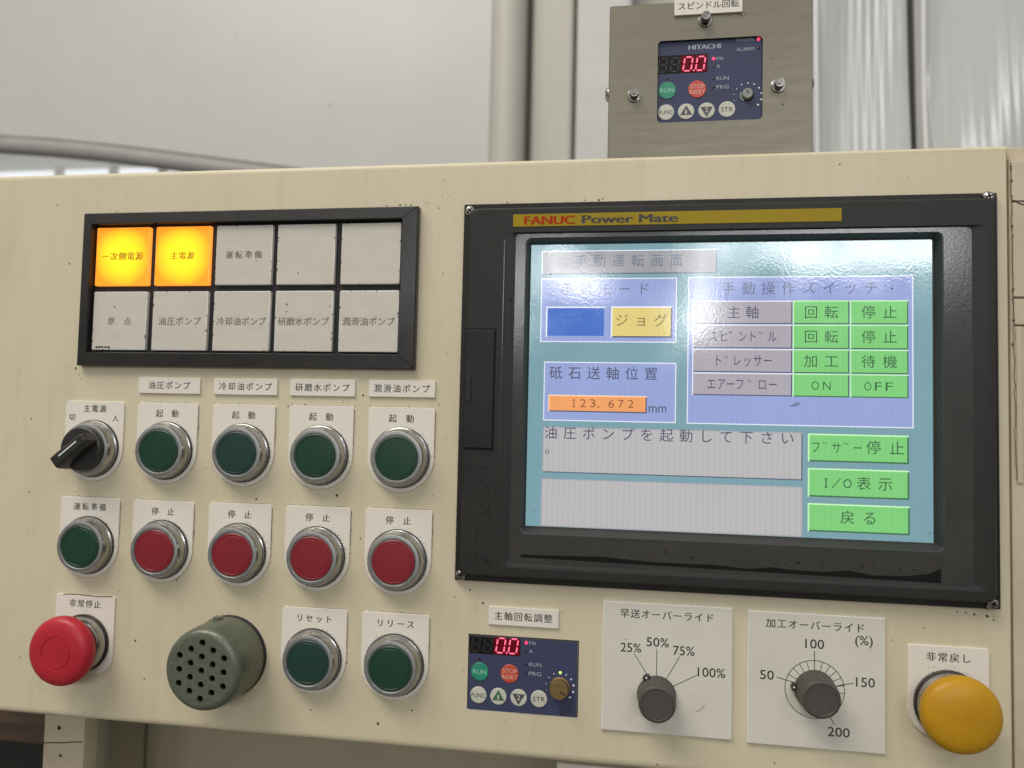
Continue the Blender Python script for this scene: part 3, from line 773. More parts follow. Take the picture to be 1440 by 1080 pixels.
for i in range(4):
    x = COLX[i + 1]
    dress(push_button(x, ROWY[0], '起動', ('green_a', 'green_b', 'green_a', 'green_a')[i], '%s green start button from the left, below a narrow white name strip' % ords[i], G1, 5.1), ('green_a', 'green_b', 'green_a', 'green_a')[i])
    dress(push_button(x, ROWY[1] + (.3, .1, 0, -.3)[i], '停止', 'red', '%s red stop button from the left in the middle row' % ords[i], G2, 5.1), 'red')
dress(push_button(COLX[0], ROWY[1], '運転準備', 'green_a', 'green button left of the red stop buttons and above the emergency mushroom', 'green buttons', 8.6), 'green_a')
dress(push_button(COLX[3], ROWY[2], 'リセット', 'green_b', 'dark green button in the bottom row next to the round buzzer', G3, 8.7), 'green_b')
dress(push_button(COLX[4], ROWY[2], 'リリース', 'green_a', 'dark green button in the bottom row, nearest the small blue keypad', G3, 8.9), 'green_a')

# selector switch
t = thing('selector_switch', COLX[0], ROWY[0], 0, 'black main power selector knob turned to the lower left on a white plate', 'selector switch')
b = MB(); legend(b, 0)
b.chars('主電源', -5.2, 5.6, 4.6, 4.8, 1.16, 'ink', .006)
b.ch('切', -15.0, 10.0, 4.4, 1.16, 'ink', .006); b.ch('入', 14.2, 10.2, 4.4, 1.16, 'ink', .004)
b.build('legend_plate', t)
for q in ('body', 'rim'):
    c = proto[q].copy(); COL.objects.link(c); c.parent = t
b = MB()
b.lathe(0, BY, [(12.9, 4), (13.3, 9.2), (13.3, 11.6), (12.9, 12.4), (12.2, 12.8)], 'black', 64)
ang = radians(141)
ca, sa = cos(ang), sin(ang)
def lever(u, v): return (u * ca - v * sa, BY + u * sa + v * ca)
shape = [(-12.2, -2.6), (-9.5, -4.0), (0, -4.2), (8, -4.6), (13.4, -4.4), (13.8, -3.2), (13.8, 3.2), (13.4, 4.4), (8, 4.6), (0, 4.2), (-9.5, 4.0), (-12.2, 2.6)]
b.loft([lv([lever(u, v * 1.1) for u, v in shape], 11.5), lv([lever(u, v * 1.02) for u, v in shape], 16.0), lv([lever(u * .985, v * .86) for u, v in shape], 20.6), lv([lever(u * .95, v * .70) for u, v in shape], 21.6), lv([lever(u * .9, v * .5) for u, v in shape], 21.9)], 'black', True, True)
b.build('knob', t)
b = MB(); b.line([lever(-6.5, .9), lever(7.5, .9)], .75, 22.0, 'white_line'); b.build('pointer_line', t)

# emergency stop
t = thing('emergency_stop_button', COLX[0], ROWY[2] + .8, 0, 'large red mushroom emergency stop button at the lower left', 'emergency button')
b = MB(); legend(b, 0, 'square')
b.chars('非常停止', -8.2, 8.2, 5.2, 4.9, 1.16, 'ink', .006)
for q in range(20): b.blot(random.gauss(0, 7), 11 + random.gauss(0, 2), random.uniform(.1, .3), 1.15, 'grime')
b.line([(-15, .1), (-6, -.3), (8, .3), (18, -.1)], .5, 1.2, 'grime')
b.build('legend_plate', t)
EY = 28.2
b = MB()
b.lathe(0, EY, [(17.0, 1.0), (17.0, 2.2)], 'dark_metal', 64)
b.lathe(0, EY, [(16.0, 2.2), (16.2, 2.6), (16.0, 5.2), (15.2, 7.8), (14.6, 8.6), (12.0, 8.8), (11.6, 12.0)], 'chrome', 64)
b.build('collar', t)
b = MB()
b.lathe(0, EY, [(10.5, 8.8), (10.5, 13.4), (14.2, 13.6), (18.4, 14.6), (19.6, 16.4), (19.9, 18.6), (19.6, 20.6), (18.6, 22.3), (16.6, 23.5), (13.6, 24.2), (9.5, 24.5), (9.3, 24.15), (8.7, 24.15), (8.5, 24.55), (4, 24.7), (1, 24.72)], 'estop_red', 80)
b.build('mushroom_cap', t)

# yellow mushroom
t = thing('emergency_return_button', 227.3, 130.2, 0, 'large yellow mushroom button at the lower right corner', 'mushroom button')
b = MB()
b.prism(rrect(-19.2, 0, 19.2, 46, 2, 5, (1.5, 1.5, 14, 14)), 0, 1.1, 'plate', .28)
b.chars('非常戻し', -8.2, 8.4, 5.6, 4.9, 1.16, 'ink', .006)
for q in range(26): b.blot(random.gauss(0, 6), 11 + random.gauss(0, 1.6), random.uniform(.1, .26), 1.15, 'grime')
b.build('legend_plate', t)
YY = 28.6
b = MB()
b.lathe(0, YY, [(16.9, 1.0), (16.9, 3.0)], 'dark_metal', 110, wob=lambda i, r, h: 1.0 + (0.008 if i % 2 else -0.008))
b.lathe(0, YY, [(16.0, 3.0), (16.0, 5.0), (15.0, 7.6), (12.0, 8.0), (11.6, 11.0)], 'chrome', 64)
b.build('collar', t)
b = MB()
b.lathe(0, YY, [(10.5, 8), (10.5, 11.2), (16.0, 11.6), (17.9, 12.8), (18.6, 15.0), (18.5, 17.4), (17.9, 19.2), (16.6, 20.6), (14, 21.8), (10, 22.6), (5, 23.1), (1, 23.2)], 'yellow', 80)
b.build('mushroom_cap', t)

# buzzer
def curve_plate(outer, holes, h0, h1):
    cu = bpy.data.curves.new('face', 'CURVE'); cu.dimensions = '2D'; cu.fill_mode = 'BOTH'
    cu.extrude = (h1 - h0) / 2
    for l in [outer] + holes:
        sp = cu.splines.new('POLY'); sp.points.add(len(l) - 1); sp.use_cyclic_u = True
        for p, (x, y) in zip(sp.points, l): p.co = (x, y, 0, 1)
    o = bpy.data.objects.new('face', cu); COL.objects.link(o)
    me = bpy.data.meshes.new_from_object(o.evaluated_get(bpy.context.evaluated_depsgraph_get()))
    vs = [(v.co.x, v.co.y, (h0 + h1) / 2 + v.co.z) for v in me.vertices]; fs = [tuple(p.vertices) for p in me.polygons]
    bpy.data.objects.remove(o); bpy.data.curves.remove(cu); bpy.data.meshes.remove(me)
    return vs, fs
BX, BYY = -163.5, 161.0
t = thing('buzzer', BX, BYY, 0, 'round grey green metal buzzer with drilled sound holes', 'buzzer')
b = MB(); b.lathe(0, 0, [(23.2, 0), (23.4, 2.4), (22.8, 3.0)], 'rubber', 64); b.build('gasket', t)
b = MB()
b.lathe(0, 0, [(22.0, 2.8), (22.9, 3.0), (22.8, 20), (22.5, 26), (22.0, 28.2), (21.0, 29.6), (19.6, 30.2), (18.4, 30.35)], 'buzzer', 80, caps=False)
hs = []
for q in range(-2, 3):
    for r in range(-2, 3):
        if abs(q + r) <= 2:
            x = 7.55 * cos(pi / 6) * q; y = 7.55 * (r + q / 2)
            hs.append([(x + 1.8 * cos(2 * pi * i / 16), y + 1.8 * sin(2 * pi * i / 16)) for i in range(16)])
vs, fs = curve_plate([(18.42 * cos(2 * pi * i / 80), 18.42 * sin(2 * pi * i / 80)) for i in range(80)], hs, 28.6, 30.35)
b.add(vs, fs, 'buzzer')
b.disc(0, 0, 21, 22.0, 'hole', 48)
b.build('housing', t)
b = MB()
b.loft([[(-3.2 + 2.6 * cos(2 * pi * i / 14), -22.0 - 1.6 + y, 9 + 3.0 * sin(2 * pi * i / 14)) for i in range(14)] for y in (-.4, 2.4)], 'buzzer', True, True)
b.build('set_screw', t)

# ------------------------------------------------------------------ name strips
def strip(cx, cy, w, h, word, half, label, em=5.0, th=1.3, z=0, group='white name strips above the pump buttons'):
    b = MB(cx, cy, z)
    b.prism(rrect(cx - w / 2, cy - h / 2, cx + w / 2, cy + h / 2, .25, 2), z, z + th, 'plate', .25)
    b.chars(word, cx - half, cx + half, cy, em, z + th + .05, 'ink', .005)
    o = b.build('name_strip'); o.location = W(cx, cy, z)
    return tag(o, label, 'label', group)
strip(-208.5, 4.0, 40.2, 9.7, '油圧ポンプ', 11.2, 'white name strip with five characters above the first green start button')
strip(-159.5, 4.0, 40.0, 9.7, '冷却油ポンプ', 14.3, 'white name strip above the second green start button')
strip(-111.5, 3.9, 39.9, 9.8, '研磨水ポンプ', 14.2, 'white name strip above the third green start button')
strip(-63.6, 3.8, 39.4, 9.6, '潤滑油ポンプ', 14.2, 'white name strip above the fourth green start button')
strip(9.5, 128.6, 39.0, 10.0, '主軸回転調整', 13.8, 'white name strip directly above the lower blue keypad', group='white name strips by the keypads')

# ------------------------------------------------------------------ override dials
def dial(name, x0, y0, label, nub_ang, plate_fn):
    s = 68.2; kx, ky = {0: (82.1, 165.1), 1: (162.7, 156.5)}[plate_fn]
    t = thing(name, kx, ky, 0, label, 'dial', 'override dials on white square plates')
    b = MB(kx, ky, 0)
    b.prism([(x0, y0), (x0 + s, y0), (x0 + s, y0 + s), (x0, y0 + s)], 0, 1.6, 'acrylic_edge', .3, 'acrylic')
    H = 1.66
    if plate_fn == 0:
        b.chars('早送オーバーライド', 64.8, 109.3, 123.0, 5.2, H, 'ink', .004)
        for w, xa, xb, y in (('25%', 62.8, 73.8, 141.0), ('50%', 76.5, 88.3, 137.3), ('75%', 90.5, 101.7, 140.9), ('100%', 103.4, 117.6, 151.3)):
            b.text(w, xa, xb, y, 4.7, H, 'ink', .004)
        b.line([(70.1, 144.2), (76.9, 154.4)], .35, H, 'ink'); b.line([(82.0, 140.8), (82.0, 155.5)], .35, H, 'ink')
        b.line([(94.0, 144.1), (86.6, 157.2)], .35, H, 'ink'); b.line([(103.1, 153.1), (89.6, 160.5)], .35, H, 'ink')
        b.line([(102.3, 172.3), (105, 171), (107.2, 168.6)], .3, H, 'ink_faded')
    else:
        b.chars('加工オーバーライド', 140.6, 184.8, 123.7, 5.2, H, 'ink', .004)
        b.text('(%)', 182.4, 191.0, 129.7, 4.6, H, 'ink', .004)
        for w, xa, xb, y in (('100', 157.8, 167.2, 133.0), ('50', 135.2, 142.2, 150.4), ('150', 182.8, 192.0, 150.8), ('200', 169.0, 179.8, 176.9)):
            b.text(w, xa, xb, y, 4.7, H, 'ink', .004)
        R = 14.7; c = (162.5, 156.2)
        b.ring(c[0], c[1], R - .18, R + .18, H, 'ink', 72)
        b.line([(162.4, 136.6), (162.4, 147.4)], .38, H, 'ink'); b.line([(143.6, 151.2), (152.8, 153.6)], .38, H, 'ink')
        b.line([(181.6, 151.6), (172.3, 153.9)], .38, H, 'ink'); b.line([(172.3, 173.2), (168.8, 167.5)], .38, H, 'ink')
        for k in range(-4, 6):
            if k == 0: continue
            a = radians(-90 + k * 15.6 + (0 if k < 5 else 0))
            b.line([(c[0] + R * cos(a), c[1] + R * sin(a)), (c[0] + (R - 5.2) * cos(a), c[1] + (R - 5.2) * sin(a))], .32, H, 'ink')
        a = radians(4); b.line([(c[0] + R * cos(a), c[1] + R * sin(a)), (c[0] + (R - 5) * cos(a), c[1] + (R - 5) * sin(a))], .3, H, 'ink')
    b.build('scale_plate', t)
    b = MB(kx, ky, 0)
    wob = lambda i, r, h: 1.0 + (0.012 * cos(i * 2 * pi / 96 * 24) if 3 < h < 15.5 else 0)
    b.lathe(kx, ky, [(10.3, 1.7), (10.3, 2.8), (9.9, 3.4), (9.55, 15.6), (9.3, 16.5), (8.8, 16.9), (8.0, 17.0), (7.7, 16.6), (3, 16.5)], 'knob', 96, wob=wob)
    b.build('knob', t)
    b = MB(kx, ky, 0)
    ca, sa = cos(nub_ang), sin(nub_ang)
    pt = lambda u, v: (kx + u * ca - v * sa, ky + u * sa + v * ca)
    b.prism([pt(8, -2.2), pt(11.6, -1.9), pt(12.4, 0), pt(11.6, 1.9), pt(8, 2.2)], 1.7, 4.6, 'black', .4)
    q = pt(11.0, 0); b.disc(q[0], q[1], .55, 4.66, 'white_line', 12)
    b.build('pointer_tab', t)
    return t
dial('override_dial', 52.9, 117.1, 'dial with four percent marks fanning from its knob on a white square', math.atan2(155.0 - 165.1, 76.3 - 82.1), 0)
dial('override_dial', 128.85, 117.9, 'dial with a tick ringed circle on a white square, left of the yellow mushroom', math.atan2(155.1 - 156.6, 152.2 - 162.7), 1)

# ------------------------------------------------------------------ inverter keypads (drawn once in the lower one's own millimetres)
SEGS = {'a': ((.12, 0), (.88, 0)), 'b': ((1, .06), (1, .46)), 'c': ((1, .54), (1, .94)), 'd': ((.12, 1), (.88, 1)), 'e': ((0, .54), (0, .94)), 'f': ((0, .06), (0, .46)), 'g': ((.14, .5), (.86, .5))}
def digit(b, x, y, w, hgt_, segs, hh, k, lw=.85):
    sk = .14 * hgt_
    for s in segs:
        (ax, ay), (bx, by) = SEGS[s]
        p = [(x + ax * w + sk * (1 - ay) - sk * .5, y + ay * hgt_), (x + bx * w + sk * (1 - by) - sk * .5, y + by * hgt_)]
        dx, dy = p[1][0] - p[0][0], p[1][1] - p[0][1]; L = math.hypot(dx, dy); ux, uy = dx / L, dy / L; nx, ny = -uy * lw / 2, ux * lw / 2
        t_ = lw * .45
        b.poly([p[0], (p[0][0] + ux * t_ + nx, p[0][1] + uy * t_ + ny), (p[1][0] - ux * t_ + nx, p[1][1] - uy * t_ + ny), p[1], (p[1][0] - ux * t_ - nx, p[1][1] - uy * t_ - ny), (p[0][0] + ux * t_ - nx, p[0][1] + uy * t_ - ny)], hh, k)

def keypad(dx, dy, z, label, face, upper):
    fx0, fy0, fx1, fy1, fr = face
    cx, cy = (fx0 + fx1) / 2, (fy0 + fy1) / 2
    t = thing('inverter_keypad', cx + dx, cy + dy, z, label, 'keypad', 'blue inverter keypads')
    mb = lambda: MB(cx, cy, 0)
    b = mb()
    b.prism(rrect(fx0, fy0, fx1, fy1, fr, 4), -3, 0, 'kp_blue', .15)
    T = .06
    if upper: b.heavy('HITACHI', -2.6, 15.4, 135.2, 2.7, T, 'kp_text', .4)
    if upper:
        b.text('POWER', 23.8, 33.5, 132.5, 1.9, T, 'kp_text'); b.text('ALARM', 23.9, 33.4, 137.8, 1.9, T, 'kp_text')
    b.text('Hz', 13.1, 16.9, 142.3, 2.0, T, 'kp_text'); b.text('A', 13.1, 15.0, 146.9, 2.0, T, 'kp_text')
    b.text('RUN', 13.1, 19.9, 154.0, 2.1, T, 'kp_text'); b.text('PRG', 13.1, 19.9, 159.0, 2.1, T, 'kp_text')
    kc = (30.3, 165.0)
    for k in range(10):
        a = radians(-90 + (k - 4) * 26.5)
        if k == 4 and not upper: continue
        b.disc(kc[0] + 7.6 * cos(a), kc[1] + 7.6 * sin(a), (.22, .26, .3, .38, .5, .42, .5, .58, .6, .58)[k], T, 'kp_mint' if k == 4 else 'white_line', 12)
    if not upper:                                     # pen mark, bottom right
        for q in ((30.6, 176.8, 30.6, 179.2), (32.4, 176.8, 32.4, 179.3), (34.0, 177.0, 34.0, 179.2), (30.6, 179.3, 34.0, 179.3), (34.8, 177.4, 37.8, 177.0), (36.5, 177.2, 36.3, 179.8)):
            b.line([q[:2], q[2:]], .5, T, 'ink')
    b.build('faceplate', t)
    b = mb()
    b.rect(fx0 + .15, 139.4 if upper else fy0 + .2, 8.2, 150.1, .06, 'kp_black')
    b.rect(-6.7, 139.8 if upper else fy0 + .3, 7.9, 149.8, .10, 'seg_back')
    ty = 140.9
    for i in range(2): digit(b, -19.0 + i * 6.9, ty, 4.2, 7.9, 'abcdefg', .11, 'kp_ghost', .7)
    for i, x in enumerate((-5.0, 2.0)): digit(b, x, ty, 4.4, 7.9, 'abcdef', .15, 'seg_red', .85)
    b.disc(.55, ty + 7.8, .5, .15, 'seg_red', 10)
    b.build('display', t)
    def key(x, y, r, k, name, draw):
        b = mb(); b.lathe(x, y, [(r, -.1), (r, .25), (r - .25, .45), (r - .8, .5)], k, 40); draw(b); return b.build(name, t)
    key(-14.25, 159.8, 5.0, 'kp_green', 'run_key', lambda b: b.text('RUN', -18.0, -10.6, 159.8, 2.5, .56, 'kp_mint'))
    def sr(b):
        b.text('STOP', -1.4, 6.6, 158.3, 2.3, .56, 'kp_pale'); b.text('RESET', -1.7, 6.9, 161.5, 2.1, .56, 'kp_pale')
    key(2.5, 159.8, 5.0, 'kp_red', 'stop_key', sr)
    key(-14.7, 172.5, 4.55, 'kp_white', 'function_key', lambda b: b.text('FUNC', -18.6, -10.9, 172.6, 2.3, .56, 'ink'))
    def up(b):
        b.poly([(-3.5, 169.0), (-.1, 174.6), (-6.9, 174.6)], .56, 'kp_darkgreen' if not upper else 'kp_darkgrey'); b.text('1', -4.0, -3.1, 172.8, 2.5, .6, 'kp_white', .01)
    key(-3.5, 172.45, 4.55, 'kp_white', 'up_key', up)
    def dn(b):
        b.poly([(7.8, 176.2), (4.3, 170.3), (11.3, 170.3)], .56, 'kp_darkgrey'); b.text('2', 6.9, 8.8, 172.2, 2.5, .6, 'kp_white', .01)
    key(7.8, 172.3, 4.55, 'kp_white', 'down_key', dn)
    key(19.0, 172.1, 4.55, 'kp_white', 'store_key', lambda b: b.text('STR', 15.7, 22.3, 172.2, 2.4, .56, 'ink'))
    leds = [(11.4, 142.5, 'led_red'), (11.4, 146.9, 'led_off'), (11.4, 154.1, 'led_off'), (11.4, 158.8, 'led_off'), (-14.55, 152.7, 'led_off')]
    if upper: leds += [(35.9, 132.6, 'led_red'), (36.1, 137.6, 'led_off')]
    else: leds += [(30.4, 157.3, 'led_green')]
    for x, y, k in leds:
        b = mb(); r = .95 if k == 'led_red' else (.8 if k == 'led_green' else .7)
        b.lathe(x, y, [(r, -.1), (r, .2), (r * .7, .34), (r * .3, .38)], k, 16); b.build('status_led', t)
    b = mb()
    if upper:
        b.ring(29.9, 164.3, 2.6, 3.7, .08, 'hole', 40)
        b.lathe(29.9, 164.3, [(2.9, -.1), (2.9, 2.6), (2.6, 3.0)], 'grey_knob', 32)
        b.line([(29.9, 163.9), (29.6, 162.4)], .6, 3.08, 'ink'); b.line([(29.7, 164.3), (30.9, 163.9)], .4, 3.08, 'ink')
        b.ring(29.9, 164.3, 3.3, 3.75, .2, 'kp_white', 20, radians(120), radians(210))
    else:
        b.lathe(30.3, 165.2, [(5.6, 0), (5.6, .8), (5.0, 1.2), (4.9, 5.6), (4.6, 6.0)], 'brass', 72, wob=lambda i, r, h: 1 + (.012 if i % 2 else -.012))
        b.line([(30.9, 165.6), (33.9, 167.4)], .75, 6.06, 'ink')
    b.build('knob', t)
    return t
keypad(0, 0, .4, 'square cornered blue keypad set in the console with a dull gold knob', (-20.6, 140.4, 39.6, 180.6, .3), False)
b = MB(10, 160, 0)
for q in ((-21.4, 139.6, 40.4, 140.4), (-21.4, 180.7, 40.4, 181.5)): b.rect(*q, .03, 'paint_edge' if q[1] > 150 else 'crack')  # cutout edges drawn flat: lower one pale as if lit, others dark as shaded
for q in ((-21.2, 140.4, -20.6, 180.7), (39.7, 140.4, 40.3, 180.7)): b.rect(*q, .03, 'crack')
o = b.build('cutout_trim'); o.location = (0, 0, 0)
o.parent = [c for c in bpy.data.objects if c.name == 'control_console'][0]
o.location = W(10 + 60, 160 - 205, 0)

# ------------------------------------------------------------------ stainless box above
BZ = -10.0
t = thing('inverter_box', 107, -120, BZ, 'brown tinged stainless steel box standing behind the console top edge', 'steel box')
X0, X1, Y0, Y1 = 50.9, 163.0, -220.0, -100.0
fw = (78.5, -197.8, 136.3, -150.2)
b = MB(107, -120, BZ)
o4 = rrect(X0, Y0, X1, Y1, .4, 4); hole = rrect(*fw, 2.4, 4)
b.loft([lv(o4, BZ - 2), lv(o4, BZ - .3), lv(rrect(X0 + .3, Y0 + .3, X1 - .3, Y1 - .3, .4, 4), BZ), lv(hole, BZ), lv(hole, BZ - 2)], 'steel')
b.blot(147.0, -158.0, .7, BZ + .03, 'grime')
for q in range(6): b.blot(148 + q * 1.3, -156 + q * 1.9, .18, BZ + .03, 'grime', n=6)
for q in range(14): b.blot(random.uniform(118, 135), -210.6 + random.gauss(0, .5), random.uniform(.15, .4), BZ + .03, 'grime', n=6)
for q in range(20): b.blot(random.uniform(53, 161), random.uniform(-216, -135), random.uniform(.1, .25), BZ + .03, 'grime', n=6)
b.build('front_plate', t)
b = MB(107, -120, BZ)
b.loft([lv(rrect(X0 + .2, Y0 + .2, X1 - .2, Y1, .4, 4), BZ - 90), lv(rrect(X0 + .2, Y0 + .2, X1 - .2, Y1, .4, 4), BZ - 2.6)], 'steel', True, False)
b.loft([lv(rrect(X0 + .9, Y0 + .9, X1 - .9, Y1, .4, 4), BZ - 2.6), lv(rrect(X0 + .9, Y0 + .9, X1 - .9, Y1, .4, 4), BZ - 2.0)], 'gap')
b.build('enclosure', t)
for i, (x, y, tilt) in enumerate(((104.8, -208.3, 0), (65.7, -166.5, 0), (144.8, -168.6, 0))):
    b = MB(x, y, BZ)
    b.lathe(x, y, [(1.6, BZ), (1.6, BZ + 6.2)], 'screw', 24)
    zz = BZ + (2.2 if i == 0 else 1.2)
    n = 40
    b.lathe(x, y, [(2.55, zz), (2.6, zz + 3.8), (2.45, zz + 4.1), (1.5, zz + 4.15)], 'screw', n, caps=False, wob=lambda i, r, h: 1 + (.014 if i % 2 else -.014))
    b.lathe(x, y, [(1.5, zz + 4.15), (1.35, zz + 4.0), (1.35, zz + 2.2)], 'screw', 6, caps=False)
    b.disc(x, y, 1.4, zz + 2.3, 'hole', 6)
    s_ = b.build('cap_screw', t); s_.location = W(x - 107, y + 120, 0)
    b = MB(x, y, BZ); b.lathe(x, y, [(4.0, BZ), (4.0, BZ + .7), (3.7, BZ + .9), (2.2, BZ + .9)], 'screw', 40)
    w_ = b.build('washer', s_)
for x, y, sgn in ((X0, -171.5, -1), (X1, -172.5, 1)):
    b = MB(x, y, BZ - 8)
    b.loft([[(x + sgn * u, y + r * cos(2 * pi * i / 24), BZ - 9 + r * sin(2 * pi * i / 24)) for i in range(24)] for u, r in ((-.2, 4.2), (.8, 4.1), (1.8, 3.2), (2.3, 1.8))], 'screw', True, True)
    s_ = b.build('side_screw', t); s_.location = W(x - 107, y + 120, -8)
keypad(98.3, -329.3, -11.9, 'round cornered blue keypad behind the window of the steel box', (-20.0, 130.9, 38.4, 179.7, 2.2), True)
strip(106.2, -216.4, 37.6, 9.9, 'スピンドル回転', 14.6, 'white name strip at the top of the steel box', em=4.8, th=1.6, z=BZ + .05, group='white name strips by the keypads')

# ------------------------------------------------------------------ the screen unit
t = thing('display_unit', 111, 110, 0, 'charcoal operator screen with a yellow strip on top and a lit touch display', 'display')
OX, OY = 111, 110
b = MB(OX, OY, 0)
N4 = 5
fl = rrect(-29.3, -102, 251.3, 110, .6, N4)
body0 = rrect(-26.0, -98.6, 248.4, 106.4, 1.5, N4, (5, 3, 5, 3)); body1 = rrect(-24.4, -97.2, 247.0, 105.0, 1.5, N4, (5, 3, 5, 3))
b.loft([lv(fl, 0), lv(fl, 2.6), lv(rrect(-28.9, -101.6, 250.9, 109.6, .6, N4), 3.0), lv(body0, 3.0)], 'bezel_dark')
b.loft([lv(body0, 3.0), lv(rrect(-25.8, -98.4, 248.2, 106.2, 1.5, N4, (5, 3, 5, 3)), 6.6), lv(body1, 8.0), lv(rrect(-3.4, -85.2, 246.2, 101.4, 4, N4), 8.0)], 'bezel')
# the sunk glossy window surround
b.loft([lv(rrect(-3.4, -85.2, 246.2, 101.4, 4, N4), 8.0), lv(rrect(-2.4, -84.2, 245.2, 100.4, 3.6, N4), 8.05), lv(rrect(1.6, -83.4, 237.4, 98.6, 2.5, N4), 6.95)], 'bezel')
b.loft([lv(rrect(1.6, -83.4, 237.4, 98.6, 2.5, N4), 6.94), lv(rrect(7.2, -81.2, 224.0, 82.4, 3.2, N4), 6.94)], 'bezel_gloss')
b.loft([lv(rrect(7.2, -81.2, 224.0, 82.4, 3.2, N4), 6.9), lv(rrect(8.0, -80.6, 223.2, 81.6, 3.0, N4), 6.6), lv(rrect(8.9, -79.2, 221.6, 79.2, 1.0, N4), .35), lv(rrect(9.6, -78.5, 220.6, 78.5, .4, N4), .3)], 'bezel_lip')
# grime settled on the lower surround
wav = [(8, 93.5), (30, 93.2), (52, 92.6), (80, 94.2), (110, 94.0), (128, 95.2), (140, 93.8), (150, 94.6), (165, 94.9), (178, 93.6), (190, 95.4), (205, 95.0), (216, 93.4), (222, 90.5), (224, 86)]
b.poly([(3, 84.4), (224, 83.6)] + wav[::-1] + [(3, 92.5)], 6.98, 'dust')
for q in range(len(wav) - 2):
    (xa, ya), (xb, yb) = wav[q], wav[q + 1]
    b.poly([(xa, ya), (xb, yb), (xb, max(yb + .3, 95.0 + (xb - 8) / 214 * 2.7)), (xa, max(ya + .3, 95.0 + (xa - 8) / 214 * 2.7))], 7.0, 'wet_black')
for q in range(34):
    x = random.choice((random.uniform(140, 222), random.uniform(5, 220))); b.blot(x, 92.5 - abs(random.gauss(0, 2)), random.uniform(.2, .8), 7.03, 'hole')
for q in range(26): b.blot(-10.5 + random.gauss(0, 1.0), random.uniform(56, 99), random.uniform(.2, .8), 8.03, 'hole', sy=1.6)
b.line([(-17, 94), (-16.5, 96.2), (-9, 96.6), (-8.5, 101)], .5, 8.03, 'hole')
b.line([(-4.6, -80), (-4.6, 50), (-12.5, 56), (-18.5, 60), (-18.8, 96)], .35, 8.02, 'bezel_gloss')
b.blot(-0.6, -46.6, 1.0, 8.05, 'hole', n=5)
b.build('bezel', t)
# door of the card slot
b = MB(OX, OY, 0)
b.prism(rrect(-25.0, -29.4, -9.0, 36.2, .4, 3), 7.9, 8.9, 'bezel_dark', .3)
o = b.build('card_door', t)
b = MB(OX, OY, 0); b.prism(rrect(-24.2, -3.5, -21.4, 10.5, .4, 3), 8.9, 9.7, 'bezel', .3); b.build('latch', o)
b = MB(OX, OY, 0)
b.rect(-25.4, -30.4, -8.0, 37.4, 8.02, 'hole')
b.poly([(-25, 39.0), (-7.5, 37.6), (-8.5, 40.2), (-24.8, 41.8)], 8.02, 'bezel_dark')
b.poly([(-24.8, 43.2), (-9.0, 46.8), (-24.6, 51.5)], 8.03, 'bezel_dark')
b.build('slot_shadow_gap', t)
# logo strip
b = MB(OX, OY, 0)
b.prism(rrect(0, -94.2, 174, -87.2, .3, 2), 7.9, 8.3, 'logo_yellow', .12)
b.heavy('FANUC', 6.2, 34.5, -90.6, 4.6, 8.35, 'logo_red', .75)
b.heavy('Power Mate', 38.2, 90.2, -90.7, 4.4, 8.35, 'ink', .8)
b.build('logo_strip', t)
for x, y in ((-25.3, -97.6), (246.4, -99.4), (-25.4, 106.6), (246.8, 107.0)):
    b = MB(x, y, 0)
    b.lathe(x, y, [(3.1, 3.0), (3.05, 4.4), (2.5, 5.6), (1.4, 6.2)], 'screw', 32)
    a = random.uniform(0, 1.5)
    for q in (a, a + pi / 2): b.line([(x - 1.7 * cos(q), y - 1.7 * sin(q)), (x + 1.7 * cos(q), y + 1.7 * sin(q))], .9, 6.24, 'hole')
    o = b.build('screw', t); o.location = W(x - OX, y - OY, 0)

# the lit display
L0 = .40
b = MB(OX, OY, 0); b.rect(9.5, -78.6, 220.7, 78.6, L0, 'l_teal')
for x, y, r in ((24.5, 71, .4), (14, 70, .35), (18, 72.5, .3), (14.2, -24, .3), (20.6, -61.8, .5), (12.5, 60, .25), (219, 74, .4), (218, 68, .3)): b.blot(x, y, r, L0 + .02, 'grime')
for q in range(40): b.blot(random.choice((random.uniform(9.8, 18), random.uniform(213, 220.4))), random.uniform(30, 78), random.uniform(.08, .22), L0 + .02, 'l_teal_dark', n=6)
screen = b.build('touch_screen', t)
def box(name, x0, y0, x1, y1, fill, light='l_white', shade='l_shade', lw=.55, lvl=1, texts=(), both=False):
    b = MB(OX, OY, 0); h = L0 + .05 * lvl
    b.rect(x0, y0, x1, y1, h, fill); h += .02
    b.rect(x0, y0, x1, y0 + lw, h, light); b.rect(x0, y0 + lw, x0 + lw, y1, h, light)
    sh = light if both else shade
    b.rect(x0 + lw, y1 - lw, x1, y1, h, sh); b.rect(x1 - lw, y0 + lw, x1, y1 - lw, h, sh)
    for q in texts: q(b, h + .02)
    return b.build(name, screen)
TX = lambda w, x0, x1, y, em, k='l_ink', bold=-.004, sx=1.0: (lambda b, h: b.chars(w, x0, x1, y, em, h, k, bold, sx))
LT = lambda w, x0, x1, y, cap, k='l_ink', bold=-.002: (lambda b, h: b.text(w, x0, x1, y, cap, h, k, bold))
LS = lambda w, x0, pitch, y, k, hw=1.55: (lambda b, h: [b.text(c, x0 + i * pitch - (hw if c != '1' else hw * .45), x0 + i * pitch + (hw if c != '1' else hw * .45), y, 4.4, h, k, -.004) for i, c in enumerate(w)])
def DK(b, h, x, y, k, em=6.5):                         # voiced mark of half-width kana
    for q in (0, 1.2): b.line([(x - .6 + q, y - 2.6), (x + .1 + q, y - 1.5)], .35, h, k)
box('title_bar', 15.6, -75.1, 111.5, -61.8, 'l_hdr', texts=[TX('手動運転画面', 37.4, 89.9, -69.0, 7.3, 'l_ink_faint')])
